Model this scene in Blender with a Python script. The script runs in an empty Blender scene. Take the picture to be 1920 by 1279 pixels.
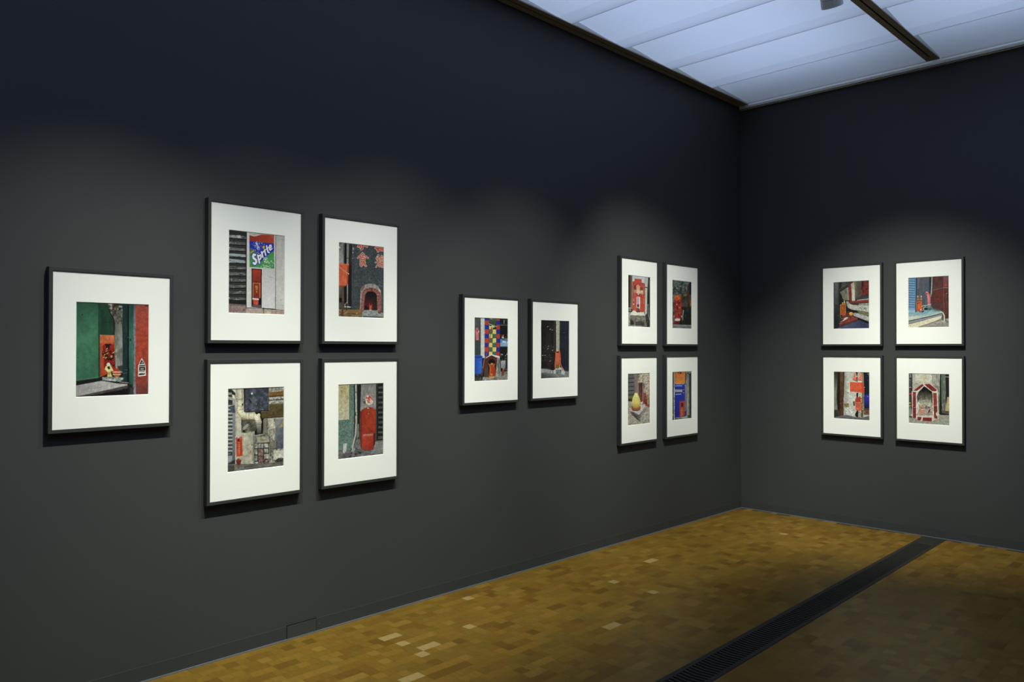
import bpy, bmesh, math, random
import numpy as np
from mathutils import Matrix, Vector

C = bpy.context.scene.collection
SC = bpy.context.scene

# ------------------------------------------------------------------ camera
YAW, PIT, ROL = 0.77562730, 0.00889367, 0.00153384
fw = Vector((math.cos(YAW)*math.cos(PIT), math.sin(YAW)*math.cos(PIT), math.sin(PIT)))
rt = Vector((math.sin(YAW), -math.cos(YAW), 0))
up = rt.cross(fw)
r2 = math.cos(ROL)*rt + math.sin(ROL)*up
u2 = -math.sin(ROL)*rt + math.cos(ROL)*up
cam = bpy.data.cameras.new('camera'); co = bpy.data.objects.new('camera', cam); C.objects.link(co)
cam.sensor_fit = 'HORIZONTAL'; cam.sensor_width = 36; cam.lens = 36*1477.5/1920
cam.clip_start = 0.05
M = Matrix.Identity(4)
for i in range(3):
    M[i][0] = r2[i]; M[i][1] = u2[i]; M[i][2] = -fw[i]
M[0][3], M[1][3], M[2][3] = -6.8203, -3.6633, 1.5
co.matrix_world = M
SC.camera = co

# ------------------------------------------------------------------ world, exposure
w = bpy.data.worlds.new('world'); SC.world = w; w.use_nodes = True
w.node_tree.nodes['Background'].inputs[0].default_value = (0.42, 0.62, 1.0, 1)
w.node_tree.nodes['Background'].inputs[1].default_value = 0.05
SC.view_settings.view_transform = 'Standard'
SC.view_settings.look = 'None'
SC.view_settings.gamma = 1
SC.view_settings.exposure = 0
try: SC.view_settings.use_curve_mapping = False
except Exception: pass

# ------------------------------------------------------------------ lights
ZC = 3.77                                   # underside of the lighting tracks
YB = -1.697                                 # centre line of the track over the room
def spot(name, loc, tgt, power, size, blend, col, rad=0.02):
    l = bpy.data.lights.new(name, 'SPOT'); l.energy = power; l.spot_size = math.radians(size)
    l.spot_blend = blend; l.color = col; l.shadow_soft_size = rad
    o = bpy.data.objects.new(name, l); C.objects.link(o); o.location = loc
    o.rotation_euler = (Vector(tgt)-Vector(loc)).to_track_quat('-Z', 'Y').to_euler()
    return o
WARM = (0.97, 1.0, 0.84)
YL = YB+0.09                                # the lamp heads lean out towards the left wall
def washer(name, loc, tgt, power, aim_deg=59.0, size=62.0, low=0.75, rad=0.013):
    """a wall-washing track lamp: the wide beam plus a tighter spot added to lift the lower wall; tgt = foot of the lit wall"""
    d = math.hypot(tgt[0]-loc[0], tgt[1]-loc[1])
    def at(deg): return (tgt[0], tgt[1], loc[2]-d*math.tan(math.radians(deg)))
    spot(name, loc, at(aim_deg), power, size, 1.0, WARM, rad)
    spot(name, loc, at(aim_deg+4), power*low, size*0.66, 1.0, WARM, rad)  # extra spot at the same place, added to brighten the lower wall
washer('track_light', (-5.45, YL, 3.60), (-5.64, 0), 240, 64.5)
washer('track_light', (-4.75, YL, 3.60), (-4.85, 0), 112, 63.0)
washer('track_light', (-4.05, YL, 3.60), (-4.05, 0), 172, 61.5)
washer('track_light', (-3.10, YL, 3.60), (-3.00, 0), 182, 61.5)
washer('track_light', (-2.45, YL, 3.60), (-1.28, 0), 300, 56.0, 64.0, 0.5)
def area(name, loc, sx, sy, power, col):
    l = bpy.data.lights.new(name, 'AREA'); l.shape = 'RECTANGLE'; l.size = sx; l.size_y = sy
    l.energy = power; l.color = col
    o = bpy.data.objects.new(name, l); C.objects.link(o); o.location = loc
    return o
SKYC = (0.56, 0.69, 1.0)
for yy in (-0.88, -2.50, -4.12):
    area('skylight', (-4.78, yy, 4.28), 8.6, 1.40, 50, SKYC)

# ------------------------------------------------------------------ materials
def mat(name, col, rough=0.5, spec=0.5, metal=0.0, noise=0, nscale=30, bump=0, bscale=80):
    m = bpy.data.materials.new(name); m.use_nodes = True
    nt = m.node_tree; b = nt.nodes['Principled BSDF']
    b.inputs['Base Color'].default_value = (*col, 1); b.inputs['Roughness'].default_value = rough
    b.inputs['Specular IOR Level'].default_value = spec; b.inputs['Metallic'].default_value = metal
    tc = nt.nodes.new('ShaderNodeTexCoord')
    if noise:
        n = nt.nodes.new('ShaderNodeTexNoise'); n.inputs['Scale'].default_value = nscale
        n.inputs['Detail'].default_value = 4
        nt.links.new(tc.outputs['Object'], n.inputs['Vector'])
        mx = nt.nodes.new('ShaderNodeMix'); mx.data_type = 'RGBA'
        mx.inputs[6].default_value = (*[c*(1-noise) for c in col], 1)
        mx.inputs[7].default_value = (*[min(1, c*(1+noise)) for c in col], 1)
        nt.links.new(n.outputs['Fac'], mx.inputs[0]); nt.links.new(mx.outputs[2], b.inputs['Base Color'])
    if bump:
        n2 = nt.nodes.new('ShaderNodeTexNoise'); n2.inputs['Scale'].default_value = bscale
        n2.inputs['Detail'].default_value = 3
        nt.links.new(tc.outputs['Object'], n2.inputs['Vector'])
        bp = nt.nodes.new('ShaderNodeBump'); bp.inputs['Strength'].default_value = bump
        bp.inputs['Distance'].default_value = 0.002
        nt.links.new(n2.outputs['Fac'], bp.inputs['Height']); nt.links.new(bp.outputs['Normal'], b.inputs['Normal'])
    return m
MW = mat('wall_paint', (0.0395, 0.0435, 0.0440), 0.65, 0.35, noise=0.05, nscale=1.5, bump=0.15, bscale=220)
MSK = mat('skirting_paint', (0.037, 0.041, 0.042), 0.62, 0.3, noise=0.06, nscale=6)
MSTRIP = mat('floor_edge_metal', (0.16, 0.18, 0.2), 0.45, 0.5, 0.3, noise=0.1, nscale=20)
MFR = mat('black_frame', (0.034, 0.037, 0.036), 0.42, 0.4, noise=0.08, nscale=40)
MMAT = mat('mat_board', (0.88, 0.88, 0.845), 0.9, 0.1, noise=0.01, nscale=200)
MBEV = mat('mat_core', (0.9, 0.9, 0.88), 0.9, 0.1, noise=0.01)
MBR = mat('bronze_track', (0.36, 0.33, 0.26), 0.5, 0.4, 0.2, noise=0.12, nscale=14)
MBLK = mat('black_gap', (0.006, 0.006, 0.006), 0.8, 0.1, noise=0.1)
MFIN = mat('grey_fin', (0.80, 0.82, 0.78), 0.7, 0.2, noise=0.04, nscale=8)
MCOR = mat('cornice_grey', (0.86, 0.88, 0.82), 0.6, 0.3, noise=0.06, nscale=7)
MGR = mat('cast_iron', (0.024, 0.023, 0.021), 0.6, 0.15, 0.0, noise=0.2, nscale=40, bump=0.2)
MLAMP = mat('lamp_grey', (0.55, 0.58, 0.56), 0.45, 0.4, 0.2, noise=0.05, nscale=20)
MLENS = mat('lamp_glass', (0.75, 0.78, 0.8), 0.2, 0.5, noise=0.02)
MWHT = mat('plenum_white', (0.75, 0.77, 0.78), 0.8, 0.2, noise=0.04, nscale=3)
MSCREW = mat('screw_grey', (0.2, 0.2, 0.2), 0.4, 0.5, 0.6, noise=0.1)

def fabric(name, lo, hi):
    m = bpy.data.materials.new(name); m.use_nodes = True
    nt = m.node_tree; nt.nodes.remove(nt.nodes['Principled BSDF'])
    tr = nt.nodes.new('ShaderNodeBsdfTranslucent'); df = nt.nodes.new('ShaderNodeBsdfDiffuse'); mx = nt.nodes.new('ShaderNodeMixShader')
    n = nt.nodes.new('ShaderNodeTexNoise'); n.inputs['Scale'].default_value = 1.2; n.inputs['Detail'].default_value = 2
    tc = nt.nodes.new('ShaderNodeTexCoord'); rp = nt.nodes.new('ShaderNodeValToRGB')
    rp.color_ramp.elements[0].color = (*lo, 1); rp.color_ramp.elements[1].color = (*hi, 1)
    nt.links.new(tc.outputs['Object'], n.inputs['Vector']); nt.links.new(n.outputs['Fac'], rp.inputs[0])
    nt.links.new(rp.outputs[0], tr.inputs['Color']); nt.links.new(rp.outputs[0], df.inputs['Color'])
    mx.inputs[0].default_value = 0.4
    nt.links.new(tr.outputs[0], mx.inputs[1]); nt.links.new(df.outputs[0], mx.inputs[2])
    nt.links.new(mx.outputs[0], nt.nodes['Material Output'].inputs[0])
    return m
MFAB = fabric('ceiling_fabric', (0.76, 0.79, 0.82), (0.86, 0.88, 0.9))
MBAND = fabric('fabric_band', (0.70, 0.73, 0.76), (0.78, 0.80, 0.82))  # slightly darker fabric for the strip along each panel's low edge

MGL = bpy.data.materials.new('picture_glass'); MGL.use_nodes = True
nt = MGL.node_tree; nt.nodes.remove(nt.nodes['Principled BSDF'])
tp = nt.nodes.new('ShaderNodeBsdfTransparent'); gs = nt.nodes.new('ShaderNodeBsdfGlossy'); gs.inputs['Roughness'].default_value = 0.02
lw = nt.nodes.new('ShaderNodeLayerWeight'); lw.inputs['Blend'].default_value = 0.5
pw = nt.nodes.new('ShaderNodeMath'); pw.operation = 'POWER'; pw.inputs[1].default_value = 5
fr = nt.nodes.new('ShaderNodeMath'); fr.operation = 'MULTIPLY_ADD'; fr.inputs[1].default_value = 0.9; fr.inputs[2].default_value = 0.02
nt.links.new(lw.outputs['Facing'], pw.inputs[0]); nt.links.new(pw.outputs[0], fr.inputs[0])
mg = nt.nodes.new('ShaderNodeMixShader')
nt.links.new(fr.outputs[0], mg.inputs[0]); nt.links.new(tp.outputs[0], mg.inputs[1]); nt.links.new(gs.outputs[0], mg.inputs[2])
nt.links.new(mg.outputs[0], nt.nodes['Material Output'].inputs[0])

def attr_mat(name, attr, rough, grain=0.0, gscale=(1, 1, 1), spec=0.4):
    m = bpy.data.materials.new(name); m.use_nodes = True
    nt = m.node_tree; b = nt.nodes['Principled BSDF']
    a = nt.nodes.new('ShaderNodeAttribute'); a.attribute_name = attr
    b.inputs['Roughness'].default_value = rough; b.inputs['Specular IOR Level'].default_value = spec
    if grain:
        tc = nt.nodes.new('ShaderNodeTexCoord'); mp = nt.nodes.new('ShaderNodeMapping'); mp.inputs['Scale'].default_value = gscale
        n = nt.nodes.new('ShaderNodeTexNoise'); n.inputs['Scale'].default_value = 1; n.inputs['Detail'].default_value = 5
        nt.links.new(tc.outputs['Object'], mp.inputs[0]); nt.links.new(mp.outputs[0], n.inputs['Vector'])
        mr = nt.nodes.new('ShaderNodeMapRange'); mr.inputs['From Min'].default_value = .25; mr.inputs['From Max'].default_value = .75
        mr.inputs['To Min'].default_value = 1-grain; mr.inputs['To Max'].default_value = 1+grain
        nt.links.new(n.outputs['Fac'], mr.inputs['Value'])
        v = nt.nodes.new('ShaderNodeVectorMath'); v.operation = 'SCALE'
        nt.links.new(a.outputs['Color'], v.inputs[0]); nt.links.new(mr.outputs[0], v.inputs['Scale'])
        nt.links.new(v.outputs[0], b.inputs['Base Color'])
    else:
        nt.links.new(a.outputs['Color'], b.inputs['Base Color'])
    return m
MPRINT = attr_mat('photographic_print', 'ink', 0.6, spec=0.15)
MWOOD = attr_mat('wood_block', 'tone', 0.40, 0.12, (60, 22, 30), spec=0.18)

# ------------------------------------------------------------------ mesh helpers
def link(name, me, m, parent=None, loc=None):
    o = bpy.data.objects.new(name, me); C.objects.link(o)
    if m: me.materials.append(m)
    if parent: o.parent = parent
    if loc: o.location = loc
    return o
class MB:
    def __init__(s): s.v = []; s.f = []
    def quadbox(s, p):                       # eight corners: bottom ring then top ring
        k = len(s.v); s.v += p
        s.f += [(k+3, k+2, k+1, k), (k+4, k+5, k+6, k+7)] + [(k+i, k+(i+1) % 4, k+4+(i+1) % 4, k+4+i) for i in range(4)]
    def box(s, x0, x1, y0, y1, z0, z1):
        s.quadbox([(x0, y0, z0), (x1, y0, z0), (x1, y1, z0), (x0, y1, z0), (x0, y0, z1), (x1, y0, z1), (x1, y1, z1), (x0, y1, z1)])
    def poly(s, pts):
        k = len(s.v); s.v += pts; s.f.append(tuple(range(k, k+len(pts))))
    def build(s, name, m, parent=None, bevel=0, loc=None):
        me = bpy.data.meshes.new(name); me.from_pydata(s.v, [], s.f); me.update()
        o = link(name, me, m, parent, loc)
        if bevel:
            b = o.modifiers.new('bevel', 'BEVEL'); b.width = bevel; b.segments = 2; b.limit_method = 'ANGLE'
        return o
def box(name, m, x0, x1, y0, y1, z0, z1, parent=None, bevel=0):
    b = MB(); b.box(x0, x1, y0, y1, z0, z1); return b.build(name, m, parent, bevel)
def struct(o): o['kind'] = 'structure'; return o
def empty(name, loc, label, cat, group=None, rz=0):
    o = bpy.data.objects.new(name, None); C.objects.link(o); o.location = loc; o.rotation_euler = (0, 0, rz)
    return tag(o, label, cat, group)
def tag(o, label, cat, group=None):
    o['label'] = label; o['category'] = cat
    if group: o['group'] = group
    return o

# ------------------------------------------------------------------ room shell
XN, YN = -9.2, -6.0
ZT = 4.34
struct(box('wall_left', MW, XN, 0.0, 0.0, 0.12, -0.08, ZT))
struct(box('wall_right', MW, 0.0, 0.12, YN, 0.12, -0.08, ZT))
struct(box('ceiling', MWHT, XN, 0.12, YN, 0.12, ZT, ZT+0.1))
struct(box('baseboard_left', MSK, -9.2, -0.004, -0.004, 0, 0.0, 0.070))
struct(box('baseboard_right', MSK, -0.004, 0, YN, 0, 0.0, 0.070))
struct(box('trim_1', MSTRIP, -9.2, -0.011, -0.011, -0.004, 0.0, 0.006))
struct(box('trim_2', MSTRIP, -0.011, -0.004, YN, -0.004, 0.0, 0.006))
# cornice on the right wall: grey fascia over a thin bronze double line
cor = struct(box('trim_3', MCOR, -0.030, 0, YN, -0.002, 3.751, 3.785))
b = MB(); b.box(-0.030, -0.004, YN, -0.112, 3.787, 4.30); b.build('upstand', MFIN, cor)  # unseen white liner, added to bounce light onto the panels by the wall
b = MB(); b.box(-0.022, 0, YN, -0.002, 3.745, 3.751); b.build('shadow_groove', MBLK, cor)
b = MB(); b.box(-0.030, 0, YN, -0.002, 3.739, 3.745); b.build('lower_bead', MBR, cor)

# floor of end-grain wood blocks, 6 cm rows, single and double blocks, open where the grate lies
def gl(x): return -1.589 + (x+0.03)*0.0121          # the two long edges of the grate
def gr(x): return -1.763 + (x+0.03)*0.0150
def clip(poly, fn, keep_above):
    out = []
    for i in range(len(poly)):
        a, c = poly[i], poly[(i+1) % len(poly)]
        da = a[1]-fn(a[0]); dc = c[1]-fn(c[0])
        if not keep_above: da, dc = -da, -dc
        if da >= 0: out.append(a)
        if da*dc < 0:
            t = da/(da-dc); out.append((a[0]+t*(c[0]-a[0]), a[1]+t*(c[1]-a[1])))
    return out if len(out) > 2 else None
rnd = random.Random(11)
fm = MB(); tones = []
S = 0.06; g = 0.0004
woods = [((0.160, 0.089, 0.0125), 10), ((0.138, 0.072, 0.0100), 7), ((0.152, 0.088, 0.0130), 9), ((0.112, 0.060, 0.0085), 4), ((0.176, 0.104, 0.0175), 5), ((0.140, 0.084, 0.0115), 7)]
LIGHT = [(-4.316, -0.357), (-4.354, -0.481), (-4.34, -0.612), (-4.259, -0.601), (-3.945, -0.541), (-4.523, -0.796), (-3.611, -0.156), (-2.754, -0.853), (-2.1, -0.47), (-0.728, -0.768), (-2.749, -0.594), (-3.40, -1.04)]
pool = [c for c, k in woods for _ in range(k)]
nrow = int(-YN/S)
for r in range(nrow):
    y1 = -0.011 - r*S; y0 = y1-S
    x = -0.011 - rnd.choice((0, 0.02, 0.04))
    while x > XN:
        L = S if rnd.random() < 0.62 else 2*S
        c = rnd.choice(pool); k = rnd.uniform(0.88, 1.08)
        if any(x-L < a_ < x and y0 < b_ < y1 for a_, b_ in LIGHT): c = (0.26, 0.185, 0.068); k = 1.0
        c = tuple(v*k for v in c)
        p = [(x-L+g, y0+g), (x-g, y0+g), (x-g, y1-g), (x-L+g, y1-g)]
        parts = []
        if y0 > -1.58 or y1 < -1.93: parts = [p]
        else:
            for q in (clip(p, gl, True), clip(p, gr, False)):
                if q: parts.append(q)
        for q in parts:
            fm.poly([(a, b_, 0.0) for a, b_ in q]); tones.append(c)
        x -= L
seam = (0.05, 0.032, 0.01)
fm.poly([(XN, gl(XN), -0.0015), (0, gl(0), -0.0015), (0, 0, -0.0015), (XN, 0, -0.0015)]); tones.append(seam)
fm.poly([(XN, YN, -0.0015), (0, YN, -0.0015), (0, gr(0), -0.0015), (XN, gr(XN), -0.0015)]); tones.append(seam)
fl = struct(fm.build('floor', MWOOD))
a = fl.data.color_attributes.new('tone', 'FLOAT_COLOR', 'CORNER')
cols = []
for p, c in zip(fl.data.polygons, tones): cols += [c[0], c[1], c[2], 1.0]*p.loop_total
a.data.foreach_set('color', cols)
# the channel under the grate
tb = MB()
tb.quadbox([(XN, gr(XN), -0.08), (0, gr(0), -0.08), (0, gl(0), -0.08), (XN, gl(XN), -0.08), (XN, gr(XN), -0.06), (0, gr(0), -0.06), (0, gl(0), -0.06), (XN, gl(XN), -0.06)])
tr_ = struct(tb.build('trim_4', MBLK))

# cast floor grate
gra = empty('floor_grate', (-0.02, (gl(0)+gr(0))/2, 0), 'long black slotted metal grate set into the wooden floor', 'floor grate')
GX0 = -5.6
def gy(x, t): return gl(x)*(1-t)+gr(x)*t
def gloc(x, y, z): return (x+0.02, y-(gl(0)+gr(0))/2, z)
def bar(mb, xa, xb, t0, t1, z0=-0.014, z1=0.002, skew=0):
    p = [(xa+skew, gy(xa+skew, t1)), (xb+skew, gy(xb+skew, t1)), (xb, gy(xb, t0)), (xa, gy(xa, t0))]
    mb.quadbox([gloc(x, y, z0) for x, y in p] + [gloc(x, y, z1) for x, y in p])
fb = MB()
bar(fb, GX0, -0.012, 0.0, 0.15); bar(fb, GX0, -0.012, 0.86, 0.995)
bar(fb, -0.30, -0.012, 0.15, 0.86)
fb.build('grate_frame', MGR, gra, 0.001)
sl = MB(); x = -0.30
k = 0
while x > GX0:
    k += 1
    wide = 0.0155
    bar(sl, x-0.0285, x-0.0285+wide, 0.15, 0.50, z1=0.001, skew=-0.010)
    bar(sl, x-0.0385, x-0.0385+wide, 0.50, 0.86, z1=0.001, skew=0.010)
    x -= 0.0285
sl.build('slotted_grille', MGR, gra)

# access cover in the left skirting
hp = empty('access_cover', (-4.648, 0, 0), 'small dark rectangular access cover at the foot of the left wall', 'wall cover')
bk = MB(); bk.box(-0.087, 0.087, -0.0050, 0, 0.0, 0.0735); bk.build('shadow_gap', MBLK, hp)
bk = MB(); bk.box(-0.0845, 0.0845, -0.0065, -0.001, 0.003, 0.0705); bk.build('cover_plate', MW, hp, 0.0008)
sc_ = MB()
N = 10
ring = [(0.102+0.003*math.cos(2*math.pi*i/N), 0.038+0.003*math.sin(2*math.pi*i/N)) for i in range(N)]
sc_.poly([(a_, -0.006, z) for a_, z in ring])
for i in range(N):
    j = (i+1) % N
    sc_.poly([(ring[i][0], -0.006, ring[i][1]), (ring[i][0], -0.004, ring[i][1]), (ring[j][0], -0.004, ring[j][1]), (ring[j][0], -0.006, ring[j][1])])
sc_.build('screw', MSCREW, hp)

# ------------------------------------------------------------------ luminous ceiling
def track(y0, y1, xa, xb, label, fin):
    t = empty('lighting_track', ((xa+xb)/2, (y0+y1)/2, ZC), label, 'lighting track', 'bronze lighting tracks')
    ox, oy = (xa+xb)/2, (y0+y1)/2
    def B(x0, x1, a0, a1, z0, z1, name, m, par=t, bev=0):
        b = MB(); b.box(x0-ox, x1-ox, a0-oy, a1-oy, z0-ZC, z1-ZC); return b.build(name, m, par, bev)
    ys = y0 + (y1-y0)*0.44; ye = y0 + (y1-y0)*0.56
    B(xa, xb, y0, ys, ZC, ZC+0.008, 'flange', MBR, bev=0.001)
    B(xa, xb, ye, y1, ZC, ZC+0.008, 'flange', MBR, bev=0.001)
    B(xa, xb, y0+0.007, y1-0.007, ZC+0.0085, ZC+0.03, 'slot_bed', MBLK)
    B(xb-0.10, xb, ys, ye, ZC, ZC+0.008, 'end_stop', MBR)
    B(xa, xb, y0+0.0005, y0+0.006, ZC+0.0085, ZC+0.36, 'upstand', MFIN)
    if fin: B(xa, xb, y1-0.006, y1-0.0005, ZC+0.0085, ZC+0.36, 'upstand', MFIN)
    return t
track(-0.105, -0.004, XN, -0.055, 'bronze lighting track running along the top of the long left wall', False)
track(-1.747, -1.652, XN, -0.085, 'bronze slotted lighting track crossing the middle of the luminous ceiling', True)

ordn = ['in the corner between the two dark walls', 'second from the end wall beside the left wall', 'third from the end wall beside the left wall',
        'fourth from the end wall beside the left wall', 'fifth from the end wall at the top edge beside the left wall', '']
ordr = ['against the end wall right of the track', 'second from the end wall right of the track', 'third from the end wall right of the track, cut by the frame', '', '', '']
seams = [-0.045, -0.70, -1.335, -1.965, -2.595, -3.225, -3.855, -4.485, -5.115]
def panel(i, y0, y1, label):
    xf = seams[i]; xn = seams[i+1]-0.012      # far low edge and near high edge
    zf = ZC+0.003; zn = ZC+0.046
    if i == 0: zf = ZC+0.012
    xm = xf-0.15 if i else xf-0.02; zm = zf+0.005
    o = empty('luminous_panel', ((xf+xn)/2, (y0+y1)/2, ZC), label, 'ceiling panel', 'luminous fabric ceiling panels')
    cx, cy = (xf+xn)/2, (y0+y1)/2
    prof = [(xf, zf), (xm, zm), (xn, zn)]
    mb = MB(); th = 0.002
    NY = 8
    def P(x, y, z): return (x-cx, y-cy, z-ZC)
    for a_, b_ in zip(prof[:-1], prof[1:]):
        mb.quadbox([P(b_[0], y0, b_[1]), P(a_[0], y0, a_[1]), P(a_[0], y1, a_[1]), P(b_[0], y1, b_[1]),
                    P(b_[0], y0, b_[1]+th), P(a_[0], y0, a_[1]+th), P(a_[0], y1, a_[1]+th), P(b_[0], y1, b_[1]+th)])
    # only the skin: drop the inner walls between strips
    me = bpy.data.meshes.new('fabric')
    v = []; f = []
    for (x, z) in prof: v += [P(x, y0, z), P(x, y1, z)]
    f = [(0, 1, 3, 2), (2, 3, 5, 4)]
    me.from_pydata(v, [], f); me.update()
    link('fabric', me, MFAB, o); me.materials.append(MBAND); me.polygons[0].material_index = 1
    hm = MB()
    hm.box(xf-0.003-cx, xf-cx, y0-cy, y1-cy, zf-ZC-0.0009, zf-ZC+0.0003)
    hm.build('bottom_bar', MFIN, o)
    return o
for i in range(5): panel(i, -1.651, -0.106, 'white ceiling panel ' + ordn[i])
for i in range(3): panel(i, -3.25, -1.748, 'white ceiling panel ' + ordr[i])
# the same fabric ceiling carries on over the rest of the room, out of the photograph
cb = MB()
def rest(x_from, y0, y1):
    x = x_from
    while x > XN+0.3:
        cb.poly([(x, y0, ZC+.003), (x, y1, ZC+.003), (x-.15, y1, ZC+.008), (x-.15, y0, ZC+.008)])
        cb.poly([(x-.15, y0, ZC+.008), (x-.15, y1, ZC+.008), (x-.642, y1, ZC+.046), (x-.642, y0, ZC+.046)])
        x -= 0.63
rest(seams[5], -1.651, -0.106); rest(seams[3], -3.25, -1.748); rest(seams[0], -4.90, -3.35)
struct(cb.build('ceiling', MFAB))
# ------------------------------------------------------------------ the one visible spotlight
def lathe(prof, n=40, capA=True, capB=True):
    mb = MB()
    for (r, z) in prof:
        for i in range(n): mb.v.append((r*math.cos(2*math.pi*i/n), r*math.sin(2*math.pi*i/n), z))
    for k in range(len(prof)-1):
        for i in range(n):
            j = (i+1) % n
            mb.f.append((k*n+i, k*n+j, (k+1)*n+j, (k+1)*n+i))
    if capA: mb.f.append(tuple(range(n)))
    if capB: mb.f.append(tuple(reversed(range((len(prof)-1)*n, len(prof)*n))))
    return mb
def smooth(o):
    for p in o.data.polygons: p.use_smooth = len(p.vertices) == 4
    e = o.modifiers.new('edge', 'EDGE_SPLIT'); e.split_angle = math.radians(35)
    return o
LX = -2.063
sp = empty('spotlight', (LX, YB, ZC), 'grey cylindrical spotlight hanging from the ceiling track at the top edge', 'spotlight')
piv = Vector((0.01, 0.0, -0.088)); aim = (Vector((-0.02, -1.42, 0.30))-Vector((LX, YB, ZC))-piv).normalized()
b = MB(); b.box(-0.07, 0.07, -0.016, 0.016, -0.020, 0.0); b.build('track_adapter', MLAMP, sp, 0.003)
b = lathe([(0.010, 0), (0.010, -0.02)], 16); o = b.build('stem', MLAMP, sp, loc=(0, 0, -0.019)); smooth(o)
R = aim.to_track_quat('-Z', 'Y').to_euler()
bd = lathe([(0.046, 0.065), (0.055, 0.058), (0.060, 0.03), (0.0630, -0.047), (0.0590, -0.049)], 48, True, True)
bd = bd.build('lamp_body', MLAMP, sp, loc=piv); bd.rotation_euler = R; smooth(bd)
hd = lathe([(0.0590, -0.0495), (0.0590, -0.053), (0.0635, -0.054), (0.0640, -0.096), (0.059, -0.097), (0.057, -0.056), (0.054, -0.053)], 48, False, False)
hd = hd.build('snoot', MLAMP, bd); smooth(hd)
ln_ = lathe([(0.056, -0.058), (0.056, -0.062)], 40).build('lens', MLENS, bd)
pos = Vector((LX, YB, ZC))+piv+aim*0.12
washer('spotlight_beam', pos, (0, -1.36), 360, 55.5, 62.0, 0.5)

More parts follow.
